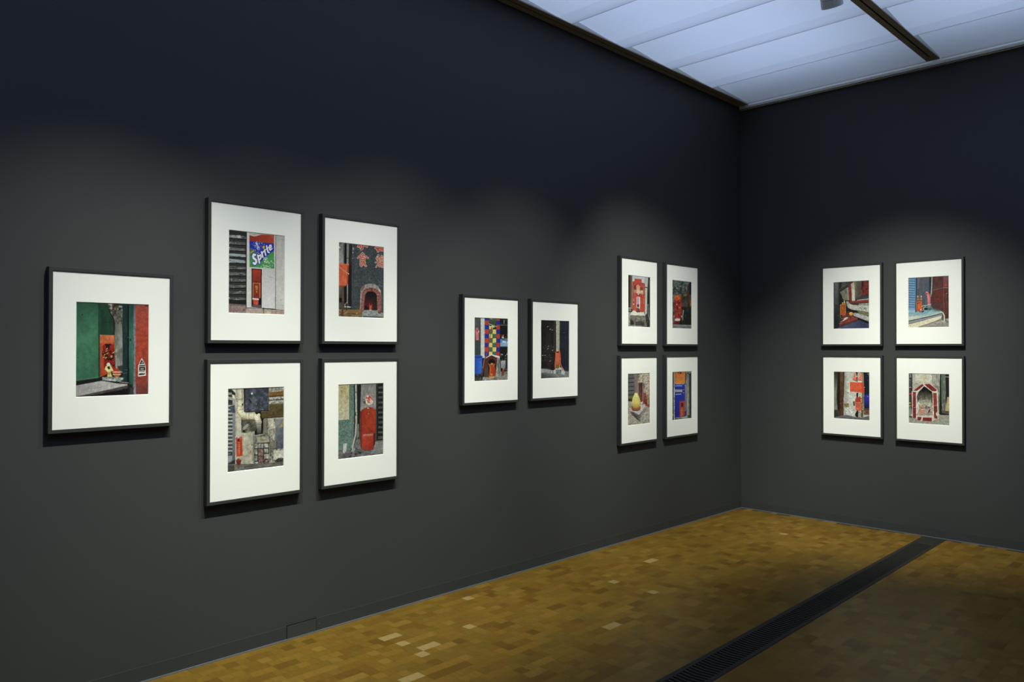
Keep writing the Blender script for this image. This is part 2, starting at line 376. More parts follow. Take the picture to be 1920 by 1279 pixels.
# ------------------------------------------------------------------ the painted prints
def lin(c):
    c = np.asarray(c, float)/255
    return np.where(c <= 0.04045, c/12.92, ((c+0.055)/1.055)**2.4)
class Pic:
    """Rasterises one print: shapes are given in the print's own drawing units, quad = its corners TL TR BR BL."""
    W, H, SS = 168, 226, 2
    def __init__(s, quad, seed):
        s.rng = np.random.RandomState(seed)
        n, m = s.W*s.SS, s.H*s.SS
        u, v = np.meshgrid((np.arange(n)+.5)/n, (np.arange(m)+.5)/m)
        src = [(0, 0), (1, 0), (1, 1), (0, 1)]
        A = []; B = []
        for (a, b_), (x, y) in zip(src, quad):
            A += [[a, b_, 1, 0, 0, 0, -a*x, -b_*x], [0, 0, 0, a, b_, 1, -a*y, -b_*y]]; B += [x, y]
        h = np.linalg.solve(np.array(A, float), np.array(B, float))
        d = h[6]*u+h[7]*v+1
        s.X = (h[0]*u+h[1]*v+h[2])/d; s.Y = (h[3]*u+h[4]*v+h[5])/d
        s.I = np.zeros((m, n, 3)); s.sc = abs(quad[1][0]-quad[0][0])/n
    def inside(s, p):
        p = np.array(p, float).reshape(-1, 2); m = np.zeros(s.X.shape, bool)
        x0, y0 = p[-1]
        for x1, y1 in p:
            if y1 != y0:
                c = (s.Y >= min(y0, y1)) & (s.Y < max(y0, y1)) & (s.X < (s.Y-y0)*(x1-x0)/(y1-y0)+x0)
                m ^= c
            x0, y0 = x1, y1
        return m
    def M(s, sh):
        if sh is None: return np.ones(s.X.shape, bool)
        if sh[0] == 'E':
            _, cx, cy, rx, ry = sh[:5]; t = math.radians(sh[5]) if len(sh) > 5 else 0
            dx, dy = s.X-cx, s.Y-cy
            return ((dx*math.cos(t)+dy*math.sin(t))/rx)**2+((-dx*math.sin(t)+dy*math.cos(t))/ry)**2 < 1
        if sh[0] == 'L':
            return s.lm(sh[1], sh[2:])
        return s.inside(sh)
    def lm(s, w_, p):
        p = np.array(p, float).reshape(-1, 2); m = np.zeros(s.X.shape, bool)
        for (x0, y0), (x1, y1) in zip(p[:-1], p[1:]):
            dx, dy = x1-x0, y1-y0; q = dx*dx+dy*dy+1e-9
            t = np.clip(((s.X-x0)*dx+(s.Y-y0)*dy)/q, 0, 1)
            m |= (s.X-x0-t*dx)**2+(s.Y-y0-t*dy)**2 < w_*w_/4
        return m
    def put(s, m, c, a=1.0): s.I[m] = s.I[m]*(1-a)+np.array(c, float)*a
    def P(s, c, *p, a=1.0): s.put(s.inside(p), c, a)
    def R(s, c, x0, y0, x1, y1, a=1.0): s.put((s.X > x0) & (s.X < x1) & (s.Y > y0) & (s.Y < y1), c, a)
    def L(s, c, w_, *p, a=1.0): s.put(s.lm(w_, p), c, a)
    def E(s, c, cx, cy, rx, ry, rot=0, a=1.0): s.put(s.M(('E', cx, cy, rx, ry, rot)), c, a)
    def G(s, c0, c1, x0, y0, x1, y1, sh=None):
        m = s.M(sh); t = np.clip(((s.X-x0)*(x1-x0)+(s.Y-y0)*(y1-y0))/((x1-x0)**2+(y1-y0)**2), 0, 1)[m][:, None]
        s.I[m] = np.array(c0, float)*(1-t)+np.array(c1, float)*t
    def noise(s, sx, sy):
        x = (s.X-s.X.min())/sx; y = (s.Y-s.Y.min())/sy
        g_ = s.rng.rand(int(y.max())+3, int(x.max())+3)
        i = x.astype(int); j = y.astype(int); fx = x-i; fy = y-j
        fx = fx*fx*(3-2*fx); fy = fy*fy*(3-2*fy)
        return (g_[j, i]*(1-fx)+g_[j, i+1]*fx)*(1-fy)+(g_[j+1, i]*(1-fx)+g_[j+1, i+1]*fx)*fy
    def N(s, amp, sx, sy, sh=None, c=None):
        """mottle: scales brightness, or blends towards c where the noise is high"""
        m = s.M(sh); n_ = (s.noise(sx, sy)*.6+s.noise(sx*.45, sy*.45)*.4)[m][:, None]
        if c is None: s.I[m] *= 1+amp*(n_-.5)*2
        else:
            t = np.clip((n_-.5)*4, 0, 1)*amp; s.I[m] = s.I[m]*(1-t)+np.array(c, float)*t
    def S(s, c, dens, size, sh=None, a=0.9):
        m = s.M(sh); n_ = s.noise(size, size)
        s.put(m & (n_ > 1-dens), c, a)
    def done(s, gain=1.0, grit=.32):
        k = abs(s.X[0, -1]-s.X[0, 0])/62
        n_ = s.noise(k, k*1.2)*.55+s.noise(k*2.2, k*2.6)*.45            # the grit of a street photograph
        I = s.I*(1+(n_[..., None]-.5)*grit)
        g_ = (I*np.array([.3, .59, .11])).sum(-1, keepdims=True)
        I = g_+(I-g_)*.88
        I = np.clip(I, 0, 255).reshape(s.H, s.SS, s.W, s.SS, 3).mean((1, 3))
        return np.clip(lin(I)*gain, 0.002, 0.9)
PICS = {}
# -- P1: green door, plaster pillar, red wall
p = Pic([(52, 50), (955, 80), (950, 1207), (45, 1237)], 1)
p.put(p.M(None), (24, 30, 26))
d = (40, 40, 335, 50, 335, 985, 40, 1018)
p.G((34, 74, 54), (66, 124, 92), 50, 60, 190, 520, d); p.N(.10, 160, 220, d)
p.G((62, 118, 88), (52, 104, 78), 60, 560, 200, 1000, (40, 560, 335, 560, 335, 985, 40, 1018)); p.N(.12, 120, 160, d)
p.N(.35, 60, 90, (70, 640, 250, 620, 200, 900, 60, 880), (44, 92, 66))
p.L((24, 58, 42), 16, 334, 40, 336, 1000); p.L((40, 84, 64), 5, 346, 40, 344, 990)
p.P((70, 112, 90), 40, 1018, 335, 978, 335, 996, 40, 1036); p.P((20, 24, 22), 40, 1036, 340, 996, 372, 1030, 40, 1092)
p.E((18, 30, 22), 130, 212, 9, 8); p.E((20, 34, 26), 78, 742, 7, 6); p.E((60, 130, 90), 80, 262, 5, 5)
p.P((27, 62, 44), 348, 50, 490, 60, 525, 470, 348, 465); p.L((20, 40, 30), 5, 360, 310, 500, 300); p.N(.3, 60, 120, (348, 50, 490, 60, 525, 470, 348, 465))
p.P((30, 26, 20), 470, 60, 560, 60, 545, 900, 505, 880, 515, 300, 455, 150); p.N(.4, 30, 50, (470, 60, 560, 60, 545, 900, 515, 300))
b = (445, 60, 640, 60, 640, 160, 620, 330, 540, 330, 515, 240, 470, 160)
p.P((92, 84, 70), *b); p.N(.75, 34, 40, b); p.N(.8, 45, 40, b, (38, 30, 22)); p.S((168, 160, 145), .24, 26, b)
p.P((84, 84, 78), 548, 150, 622, 150, 622, 330, 540, 330); p.N(.55, 26, 26, (548, 150, 622, 150, 622, 330, 540, 330))
c = (534, 326, 622, 322, 632, 700, 626, 940, 540, 880, 526, 520)
p.G((112, 112, 106), (146, 146, 140), 540, 330, 600, 860, c); p.N(.3, 40, 130, c); p.N(.7, 50, 90, c, (92, 92, 86)); p.N(.6, 34, 60, (540, 620, 632, 620, 630, 790, 545, 790), (96, 90, 66))
p.P((58, 56, 54), 560, 850, 630, 840, 628, 920, 575, 900)
p.P((24, 52, 54), 628, 70, 697, 75, 690, 1050, 626, 1040); p.N(.35, 20, 160, (628, 70, 697, 75, 690, 1050, 626, 1040)); p.S((96, 118, 116), .10, 15, (628, 340, 650, 340, 650, 900, 628, 900))
p.L((10, 14, 14), 15, 696, 70, 694, 1060); p.L((120, 140, 140), 4, 640, 940, 690, 935); p.L((110, 130, 130), 4, 650, 895, 690, 900); p.L((110, 130, 130), 5, 685, 492, 712, 490)
t = (705, 70, 762, 70, 762, 1215, 715, 1205)
p.G((28, 62, 60), (52, 112, 96), 730, 80, 730, 560, t); p.G((52, 112, 96), (34, 66, 62), 730, 620, 730, 1205, (705, 620, 762, 620, 762, 1215, 715, 1205)); p.N(.18, 14, 120, t); p.E((15, 25, 25), 726, 524, 8, 16)
p.P((28, 28, 28), 705, 1080, 745, 1080, 745, 1215, 705, 1215); p.P((60, 58, 60), 722, 1110, 752, 1140, 745, 1215, 716, 1215)
s = (763, 70, 792, 70, 796, 1215, 763, 1215); p.P((122, 112, 124), *s); p.N(.3, 12, 24, s); p.G((80, 76, 80), (126, 116, 128), 780, 80, 780, 260, (763, 70, 792, 70, 793, 260, 763, 260))
r = (789, 70, 970, 70, 970, 1220, 797, 1220)
p.G((158, 66, 54), (172, 62, 40), 870, 90, 870, 520, r); p.G((172, 62, 40), (150, 58, 44), 870, 620, 870, 1030, (789, 600, 970, 600, 970, 1050, 789, 1050)); p.G((150, 58, 44), (104, 52, 48), 870, 1020, 870, 1190, (789, 1020, 970, 1020, 970, 1220, 797, 1220))
p.N(.14, 50, 30, r); p.N(.35, 26, 14, r, (136, 44, 32)); p.S((206, 120, 100), .045, 20, r); p.P((110, 44, 42), 905, 75, 970, 75, 970, 110, 905, 108); p.N(.5, 26, 50, (797, 1080, 970, 1080, 970, 1220, 797, 1220), (84, 52, 54))
p.P((226, 226, 220), 866, 748, 914, 838, 918, 970, 820, 982, 824, 842); p.P((36, 30, 30), 866, 768, 900, 822, 836, 826); p.E((200, 196, 190), 872, 806, 8, 7)
p.P((36, 30, 30), 832, 838, 908, 834, 910, 902, 832, 906)
for k in range(5): p.L((206, 204, 198), 6, 838+k*14, 862, 846+k*14, 850)
p.L((232, 230, 224), 10, 854, 886, 888, 885)
for k in range(6): p.L((70, 64, 62), 7, 834+k*12, 922, 841+k*12, 909)
p.P((40, 34, 34), 830, 944, 908, 936, 908, 958, 830, 966); p.L((190, 186, 180), 5, 880, 944, 904, 940)
o_ = (348, 458, 524, 465, 530, 870, 545, 905, 350, 985)
p.G((206, 108, 66), (200, 92, 50), 400, 460, 400, 560, o_); p.G((186, 70, 38), (186, 62, 36), 400, 560, 400, 980, (348, 560, 528, 560, 530, 870, 545, 905, 350, 985)); p.N(.16, 50, 50, o_); p.S((226, 150, 116), .06, 22, (360, 470, 515, 480, 515, 560, 360, 560))
p.P((150, 32, 22), 390, 590, 520, 580, 528, 850, 530, 900, 400, 900); p.N(.6, 30, 36, (390, 590, 520, 580, 528, 850, 400, 900), (90, 20, 14))
dk = (395, 575, 450, 560, 500, 580, 520, 640, 525, 860, 470, 820, 420, 860, 385, 790, 372, 680)
p.N(1.0, 42, 44, dk, (38, 14, 10)); p.P((40, 14, 10), 405, 570, 480, 575, 470, 640, 420, 640); p.E((150, 30, 20), 400, 610, 22, 26); p.E((150, 34, 22), 490, 610, 24, 26)
for x, y in ((434, 632), (428, 660), (405, 708), (398, 735), (440, 690), (488, 722), (515, 680), (492, 736), (420, 745)): p.L((210, 176, 120), 9, x-9, y+6, x+8, y-4)
p.E((214, 214, 206), 452, 830, 22, 24); p.P((214, 204, 130), 420, 850, 480, 838, 516, 910, 474, 915, 500, 985, 436, 985, 446, 930, 404, 890); p.P((24, 24, 18), 436, 858, 466, 850, 474, 885, 448, 892); p.E((232, 226, 170), 440, 900, 12, 18); p.E((170, 140, 60), 462, 940, 14, 20)
p.P((192, 44, 40), 528, 880, 570, 876, 584, 915, 528, 920)
p.E((226, 200, 160), 554, 926, 54, 8); p.P((176, 52, 34), 502, 930, 608, 930, 606, 950, 504, 950); p.P((226, 196, 150), 503, 948, 607, 948, 604, 958, 508, 958); p.P((164, 96, 44), 508, 958, 604, 958, 572, 992, 538, 992); p.L((226, 216, 200), 6, 556, 985, 560, 1000)
tr = (372, 985, 640, 992, 630, 1030, 580, 1046, 380, 1026); p.P((146, 150, 146), *tr); p.N(.5, 30, 16, tr); p.S((90, 60, 50), .2, 18, tr); p.P((16, 18, 16), 372, 1028, 580, 1048, 575, 1072, 372, 1040)
st = (40, 1092, 370, 1032, 560, 1066, 690, 1076, 688, 1092, 40, 1232)
p.G((150, 148, 146), (176, 172, 172), 60, 1200, 380, 1060, st); p.N(.10, 30, 10, st)
for k in range(13): p.L((132, 130, 130), 3, 60+k*38, 1096-k*3, 20+k*42, 1225-k*9, a=.7)
p.L((190, 188, 184), 6, 590, 1046, 700, 1060)
p.P((70, 62, 56), 40, 1234, 690, 1092, 690, 1130, 130, 1240, 40, 1245); p.N(.4, 30, 14, (40, 1234, 690, 1092, 690, 1130, 130, 1240)); p.P((14, 12, 12), 130, 1242, 690, 1130, 702, 1225)
PICS['P1'] = p.done(1.0, 0.2)

# -- P2: shutter, drink sign, incense niche
p = Pic([(50, 38), (842, 125), (838, 1232), (47, 1207)], 2)
p.put(p.M(None), (198, 194, 192))
sh = (40, 30, 304, 60, 298, 1110, 40, 1100)
p.P((40, 42, 42), *sh)
for k in range(11):
    y = 96+k*88; q = (46, y+8, 292, y+34-k*2, 292, y+72-k*3, 46, y+56)
    c = (150, 162, 162) if k in (3, 4) else (100, 100, 98)
    p.P(c, *q); p.N(.45, 50, 16, q); p.N(.75, 60, 14, q, (46, 48, 48)); p.S((170, 172, 170), .12, 16, q)
    p.L((18, 20, 20), 13, 46, y+66, 298, y+82-k*2); p.L((74, 76, 76), 4, 46, y+78, 298, y+94-k*2)
p.P((150, 166, 170), 60, 372, 270, 386, 270, 416, 60, 402); p.P((146, 160, 164), 60, 446, 270, 468, 270, 498, 60, 486); p.N(.6, 30, 14, (60, 446, 180, 456, 180, 480, 60, 476), (50, 54, 54)); p.P((150, 150, 148), 60, 120, 215, 116, 235, 160, 62, 150); p.N(.4, 20, 18, (60, 120, 215, 116, 235, 160, 62, 150))
p.P((26, 28, 28), 40, 1010, 298, 1040, 298, 1090, 40, 1075); p.P((112, 92, 88), 40, 1072, 298, 1092, 298, 1110, 40, 1096)
tl = (40, 1096, 298, 1108, 298, 1225, 40, 1212); p.P((140, 116, 110), *tl); p.N(.2, 16, 16, tl); p.S((90, 72, 68), .18, 12, tl)
p.L((16, 16, 16), 9, 302, 60, 299, 1140)
p.P((206, 202, 200), 306, 60, 372, 70, 372, 1128, 303, 1128)
wp = (522, 585, 700, 585, 706, 1138, 522, 1132); p.P((200, 196, 196), 345, 560, 706, 585, 706, 1138, 345, 1128); p.G((190, 186, 186), (206, 202, 204), 600, 600, 600, 1100, wp)
p.L((120, 116, 114), 4, 625, 700, 675, 708); p.E((130, 126, 120), 626, 622, 5, 4)
p.P((206, 203, 200), 690, 90, 720, 90, 716, 1150, 700, 1150); p.L((70, 66, 64), 7, 716, 100, 714, 1150); p.L((150, 146, 142), 3, 704, 120, 706, 1140)
q = (720, 100, 860, 110, 860, 1166, 717, 1158); p.G((182, 178, 172), (196, 192, 188), 730, 150, 830, 900, q); p.N(.05, 60, 120, q); p.L((150, 146, 140), 4, 720, 1094, 840, 1106); p.E((140, 130, 120), 786, 1022, 5, 8)
for x, y in ((706, 425), (708, 455), (706, 500), (712, 940), (708, 985)): p.E((120, 110, 100), x, y, 4, 5)
# sign
p.P((172, 60, 36), 342, 96, 692, 112, 690, 232, 342, 200); p.G((150, 46, 28), (178, 64, 38), 360, 110, 660, 180, (342, 96, 692, 112, 690, 232, 342, 200))
p.P((196, 192, 186), 342, 76, 520, 88, 470, 120, 400, 128, 342, 108); p.L((90, 84, 80), 4, 342, 84, 400, 104, 470, 98, 510, 90); p.L((214, 160, 130), 5, 342, 118, 420, 132, 500, 110, 540, 96); p.L((206, 150, 120), 4, 640, 108, 664, 122, 672, 150)
p.P((36, 46, 166), 342, 198, 690, 232, 692, 322, 520, 470, 345, 300)
p.G((70, 92, 110), (62, 142, 72), 345, 310, 400, 450, (343, 285, 430, 330, 500, 470, 692, 318, 694, 584, 346, 562))
p.P((30, 44, 170), 420, 470, 690, 232, 692, 330, 560, 430, 490, 500)
p.N(.12, 40, 40, (343, 290, 692, 330, 694, 584, 346, 562))
p.S((214, 218, 226), .36, 11, ('E', 455, 300, 34, 100, -12)); p.S((190, 198, 216), .24, 10, ('E', 470, 250, 90, 48)); p.S((220, 224, 226), .42, 10, ('E', 580, 465, 32, 62, -25)); p.S((206, 220, 206), .30, 10, ('E', 610, 520, 80, 60)); p.S((206, 220, 206), .3, 11, ('E', 560, 560, 60, 18))
p.L((190, 160, 40), 9, 358, 370, 372, 352, 388, 352, 410, 322); p.L((180, 150, 40), 6, 362, 350, 400, 334)
def logo(c, g_):
    p.L(c, 30+g_, 424, 392, 404, 386, 396, 412, 404, 440, 436, 462, 442, 494, 422, 520, 402, 506)     # S
    p.L(c, 22+g_, 462, 396, 480, 480, 486, 506); p.L(c, 20+g_, 474, 412, 498, 392, 510, 420, 498, 450, 480, 458)   # p
    p.L(c, 20+g_, 514, 350, 534, 424); p.L(c, 15+g_, 526, 372, 540, 344, 552, 342)                   # r
    p.L(c, 20+g_, 556, 322, 574, 396)                                                                 # i
    p.L(c, 20+g_, 586, 266, 606, 352, 622, 358); p.L(c, 13+g_, 572, 318, 618, 282)                    # t
    p.L(c, 17+g_, 626, 300, 652, 282, 648, 254, 630, 256, 624, 290, 636, 326, 660, 306)               # e
logo((28, 40, 140), 20); p.E((28, 40, 140), 546, 284, 24, 28); logo((228, 226, 230), 0); p.E((206, 176, 40), 546, 284, 16, 22)
p.E((220, 220, 226), 674, 296, 4, 4)
# niche
p.P((28, 22, 22), 374, 580, 520, 592, 516, 1132, 374, 1122); p.P((150, 46, 28), 388, 592, 508, 602, 506, 790, 388, 778); p.G((168, 52, 30), (128, 40, 26), 440, 600, 440, 780, (388, 598, 508, 606, 506, 786, 388, 776))
p.P((128, 40, 28), 390, 776, 504, 786, 502, 1010, 390, 1000); p.L((206, 116, 66), 11, 395, 1000, 396, 786, 494, 793, 492, 990); p.P((140, 44, 28), 408, 800, 484, 806, 482, 990, 408, 985)
for k, q in enumerate(((430, 850, 432, 826, 444, 846, 452, 826, 458, 852), (436, 862, 452, 858, 458, 872, 444, 882, 436, 874), (440, 896, 448, 920, 452, 900))): p.L((206, 160, 70), 6, *q)
p.E((60, 24, 18), 440, 772, 14, 8); p.N(.9, 20, 18, (410, 940, 480, 940, 480, 1000, 400, 1000), (56, 18, 14)); p.L((150, 60, 40), 5, 430, 1000, 436, 940)
p.P((196, 66, 54), 392, 1004, 474, 1010, 470, 1096, 402, 1086); p.P((226, 206, 200), 386, 996, 478, 1004, 476, 1024, 388, 1016); p.N(.15, 20, 20, (392, 1020, 474, 1026, 470, 1096, 402, 1086))
p.P((96, 72, 66), 384, 1088, 512, 1096, 510, 1128, 384, 1118); p.P((20, 16, 16), 480, 1000, 512, 1000, 510, 1092, 480, 1090)
p.L((70, 56, 52), 10, 300, 1134, 530, 1140); p.L((30, 24, 24), 14, 530, 1142, 716, 1156); p.P((40, 34, 34), 716, 1156, 850, 1166, 850, 1178, 716, 1168)
q = (298, 1142, 545, 1152, 545, 1232, 298, 1222); p.P((170, 150, 140), *q); p.N(.12, 30, 30, q); q = (548, 1154, 850, 1172, 850, 1240, 548, 1228); p.P((186, 172, 156), *q); p.P((166, 138, 124), 656, 1178, 850, 1184, 850, 1240, 656, 1232); p.N(.15, 26, 26, q)
p.L((40, 34, 32), 8, 547, 1150, 547, 1230); p.L((110, 92, 84), 4, 654, 1176, 654, 1232); p.L((110, 92, 84), 4, 708, 1180, 708, 1236); p.L((130, 116, 106), 6, 548, 1170, 850, 1186)
PICS['P2'] = p.done(1.0, 0.12)

# -- P3: brick arch, red painted characters
p = Pic([(57, 37), (772, 115), (770, 1232), (57, 1208)], 3)
p.put(p.M(None), (62, 66, 70))
p.N(.30, 16, 16, (230, 40, 780, 90, 780, 1120, 230, 1110)); p.N(.5, 50, 50, (230, 40, 780, 90, 780, 1110, 230, 1110), (76, 84, 90)); p.N(.5, 120, 140, (230, 40, 780, 90, 780, 760, 230, 700), (56, 68, 84)); p.S((118, 134, 136), .14, 8, (300, 160, 780, 160, 780, 720, 300, 720), a=.7); p.S((42, 44, 48), .2, 12, (240, 60, 780, 90, 780, 1090, 240, 1090), a=.7)
p.P((44, 40, 38), 214, 55, 268, 60, 262, 1110, 214, 1110); p.N(.3, 12, 60, (214, 55, 268, 60, 262, 1110, 214, 1110))
q = (40, 30, 155, 55, 150, 380, 40, 380); p.G((120, 122, 122), (142, 144, 144), 60, 60, 100, 340, q); p.P((84, 88, 88), 128, 60, 158, 60, 152, 380, 134, 380); p.L((20, 22, 22), 8, 57, 70, 100, 60); p.L((30, 30, 30), 6, 60, 100, 104, 104); p.L((36, 36, 36), 5, 60, 150, 100, 158); p.R((190, 190, 188), 56, 106, 86, 126); p.L((100, 100, 100), 5, 110, 60, 106, 150)
p.P((18, 17, 17), 150, 55, 190, 55, 190, 1000, 145, 1000); p.P((116, 114, 112), 184, 60, 222, 60, 214, 380, 184, 380); p.P((140, 138, 134), 196, 60, 210, 60, 206, 380, 194, 380)
p.L((14, 14, 14), 8, 160, 60, 152, 230, 180, 286, 230, 290, 254, 240, 262, 60)
p.S((180, 184, 184), .22, 14, (272, 90, 298, 90, 296, 320, 272, 320))
p.P((150, 150, 150), 190, 660, 208, 660, 204, 1000, 192, 1000); p.P((30, 24, 22), 208, 380, 262, 400, 262, 1060, 206, 1000)
q = (40, 735, 115, 740, 112, 1040, 40, 1030); p.G((96, 92, 80), (62, 58, 50), 80, 760, 80, 910, q); p.P((16, 14, 12), 40, 905, 112, 915, 112, 985, 40, 970); p.P((70, 70, 64), 40, 980, 130, 990, 130, 1060, 40, 1060); p.N(.5, 20, 14, (40, 980, 130, 990, 130, 1060, 40, 1060))
p.P((206, 88, 50), 40, 370, 222, 380, 206, 690, 170, 724, 40, 728); p.G((196, 78, 42), (214, 96, 60), 60, 420, 200, 500, (40, 400, 218, 404, 206, 690, 170, 724, 40, 728)); p.P((222, 104, 68), 40, 364, 222, 380, 221, 400, 40, 392); p.P((170, 66, 38), 196, 402, 220, 402, 206, 690, 186, 706); p.L((196, 180, 160), 6, 58, 412, 150, 490, 218, 536); p.E((214, 196, 130), 216, 534, 8, 10); p.P((150, 64, 40), 40, 716, 170, 714, 150, 742, 40, 742)
p.L((90, 60, 46), 27, 132, 742, 120, 1210); p.L((122, 84, 62), 9, 130, 742, 122, 1190)
p.P((132, 104, 66), 40, 1090, 440, 1098, 440, 1235, 40, 1215); p.N(.4, 40, 20, (40, 1090, 440, 1098, 440, 1235, 40, 1215)); p.N(.7, 60, 24, (40, 1110, 440, 1110, 440, 1235, 40, 1215), (84, 62, 38)); p.P((128, 96, 52), 200, 1090, 400, 1096, 400, 1150, 190, 1140); p.L((60, 40, 26), 8, 60, 1190, 190, 1110); p.L((66, 44, 28), 6, 180, 1160, 330, 1168); p.P((80, 60, 40), 180, 980, 196, 980, 150, 1060, 140, 1050); p.L((160, 150, 140), 8, 150, 1030, 185, 985)
p.L((206, 200, 190), 16, 158, 1048, 244, 1056); p.E((214, 206, 190), 350, 1152, 7, 6); p.L((50, 40, 34), 14, 184, 1000, 182, 1100); p.L((90, 60, 44), 27, 126, 980, 120, 1210)
# arch
ar = (392, 1130, 402, 900, 404, 800, 424, 750, 470, 710, 540, 694, 610, 694, 670, 724, 718, 790, 734, 850, 738, 1140, 670, 1150, 664, 880, 650, 840, 600, 815, 540, 812, 500, 830, 476, 870, 462, 1130)
p.P((148, 142, 136), 396, 1130, 404, 790, 424, 745, 470, 706, 540, 688, 615, 690, 680, 726, 724, 800, 738, 1140, 396, 1130); p.N(.3, 30, 30, (396, 860, 404, 790, 424, 745, 470, 706, 540, 688, 615, 690, 680, 726, 724, 800, 738, 860)); p.P((110, 92, 76), 410, 790, 430, 745, 480, 706, 470, 740, 430, 800)
p.P((136, 70, 62), 424, 870, 440, 800, 480, 765, 560, 748, 630, 756, 690, 796, 730, 850, 738, 1140, 668, 1150, 664, 880, 600, 812, 520, 812, 472, 880, 460, 1130, 400, 1130)
p.P((186, 176, 168), 686, 760, 724, 800, 724, 836, 690, 800)
for k in range(13):
    y = 850+k*23; p.L((176, 152, 142), 5, 402, y+4, 474, y, a=.85); p.L((172, 146, 138), 5, 666, y+10, 736, y+6, a=.85)
for k in range(9):
    t = math.radians(200+k*18); p.L((172, 146, 136), 5, 566+100*math.cos(t), 880+85*math.sin(t), 566+165*math.cos(t), 880+130*math.sin(t))
p.N(.3, 14, 10, (400, 760, 735, 760, 738, 1140, 400, 1130)); p.L((96, 40, 32), 22, 576, 766, 582, 790)
p.L((90, 54, 46), 5, 440, 800, 560, 770, 640, 778)
ins = (458, 1100, 472, 890, 490, 838, 530, 808, 600, 810, 650, 840, 664, 880, 668, 1110)
p.P((24, 24, 26), *ins); p.G((24, 22, 24), (92, 26, 28), 560, 860, 540, 1040, (472, 900, 600, 880, 600, 1100, 462, 1100)); p.G((30, 26, 28), (52, 30, 30), 640, 860, 610, 1060, (600, 900, 664, 900, 668, 1110, 600, 1100))
p.P((30, 20, 20), 480, 1020, 530, 1060, 530, 1100, 460, 1100); p.N(.7, 26, 26, (520, 980, 610, 980, 610, 1070, 520, 1070), (140, 40, 30)); p.P((180, 90, 70), 545, 1030, 580, 1030, 575, 1118, 548, 1118); p.P((206, 186, 176), 546, 1095, 576, 1095, 574, 1120, 548, 1120); p.L((190, 60, 40), 8, 545, 1000, 560, 1060, 590, 1010)
sl = (430, 1140, 470, 1100, 668, 1106, 690, 1150, 780, 1140, 780, 1240, 430, 1225)
p.P((140, 142, 142), *sl); p.N(.3, 40, 16, sl); p.P((92, 90, 88), 450, 1190, 780, 1205, 780, 1245, 440, 1230); p.P((90, 74, 66), 676, 1120, 730, 1120, 720, 1160, 676, 1150)
p.P((70, 74, 78), 738, 860, 780, 860, 780, 1110, 740, 1120)
def ch(segs, w_):
    for (c, g_) in (((210, 186, 172), 13), ((190, 66, 46), 0)):
        for q in segs: p.L(c, w_+g_, *q)
ch([(432, 60, 430, 140, 414, 150), (390, 84, 366, 104), (466, 88, 504, 104), (404, 96, 398, 120)], 22)
ch([(434, 206, 400, 250, 360, 284), (434, 206, 470, 250, 520, 286), (408, 264, 404, 400, 440, 388), (404, 270, 470, 276, 462, 340), (410, 305, 464, 310), (406, 345, 462, 346), (430, 262, 434, 280), (440, 350, 484, 412, 496, 410), (474, 352, 456, 384), (404, 400, 420, 416)], 15)
ch([(640, 130, 770, 140), (690, 124, 678, 184), (700, 164, 770, 160), (650, 120, 668, 150)], 20)
ch([(650, 290, 720, 280), (684, 236, 686, 330), (664, 262, 660, 310, 716, 316), (640, 356, 700, 332), (668, 340, 700, 420), (706, 340, 650, 430), (700, 400, 740, 424, 772, 430), (730, 250, 726, 400), (728, 252, 778, 270), (730, 300, 776, 304), (730, 350, 776, 350), (752, 270, 752, 392), (732, 392, 776, 396)], 11)
p.L((126, 140, 160), 14, 690, 716, 780, 736, a=.5)  # bluish streak: a glass reflection painted into the print
PICS['P3'] = p.done()

# -- P4: white bent pipe on a peeling wall
p = Pic([(52, 70), (842, 40), (842, 1155), (52, 1243)], 4)
p.put(p.M(None), (158, 154, 138))
wl = (155, 50, 430, 50, 430, 1130, 155, 1140)
p.P((176, 170, 150), *wl); p.N(.16, 50, 80, wl); p.P((188, 182, 166), 180, 480, 240, 480, 250, 760, 180, 760)
p.S((90, 84, 70), .10, 20, (250, 690, 415, 690, 415, 1120, 250, 1120)); p.S((60, 56, 48), .07, 14, (300, 820, 415, 820, 415, 1100, 300, 1100)); p.N(.6, 60, 70, (280, 820, 416, 820, 416, 1110, 280, 1110), (140, 136, 122)); p.L((120, 114, 100), 4, 290, 880, 340, 850, 410, 850)
p.L((58, 54, 48), 6, 415, 690, 414, 1110)
lf = (40, 60, 160, 60, 160, 1140, 40, 1140)
p.G((150, 150, 150), (112, 114, 120), 60, 200, 150, 1100, lf)
p.P((196, 192, 184), 100, 70, 160, 70, 160, 130, 110, 130); p.P((44, 42, 38), 50, 80, 110, 80, 160, 130, 158, 190, 50, 180); p.P((150, 146, 136), 52, 120, 110, 124, 110, 150, 52, 158); p.L((170, 164, 150), 14, 60, 180, 160, 280); p.P((50, 50, 48), 52, 220, 120, 230, 120, 300, 52, 300); p.P((206, 204, 198), 110, 150, 150, 160, 150, 210, 120, 200)
for k in range(14):
    y = 270+k*52.5; p.R((66, 66, 66), 48, y, 120, y+28); p.R((178, 178, 176), 48, y+28, 120, y+44); p.R((40, 40, 40), 48, y+22, 120, y+28)
p.G((130, 134, 140), (90, 94, 102), 130, 400, 150, 1080, (122, 420, 160, 420, 160, 1090, 122, 1090))
p.P((54, 66, 84), 88, 310, 150, 300, 158, 410, 92, 400); p.L((96, 110, 128), 7, 98, 330, 100, 390); p.L((90, 104, 120), 7, 116, 320, 120, 390); p.L((80, 94, 112), 6, 140, 320, 140, 380)
p.P((142, 146, 150), 50, 1010, 118, 1005, 118, 1070, 100, 1096, 50, 1100); p.P((54, 56, 60), 50, 990, 120, 980, 120, 1004, 50, 1010); p.P((40, 44, 46), 110, 1090, 160, 1060, 160, 1130, 60, 1120)
p.L((100, 98, 90), 4, 172, 600, 164, 740)
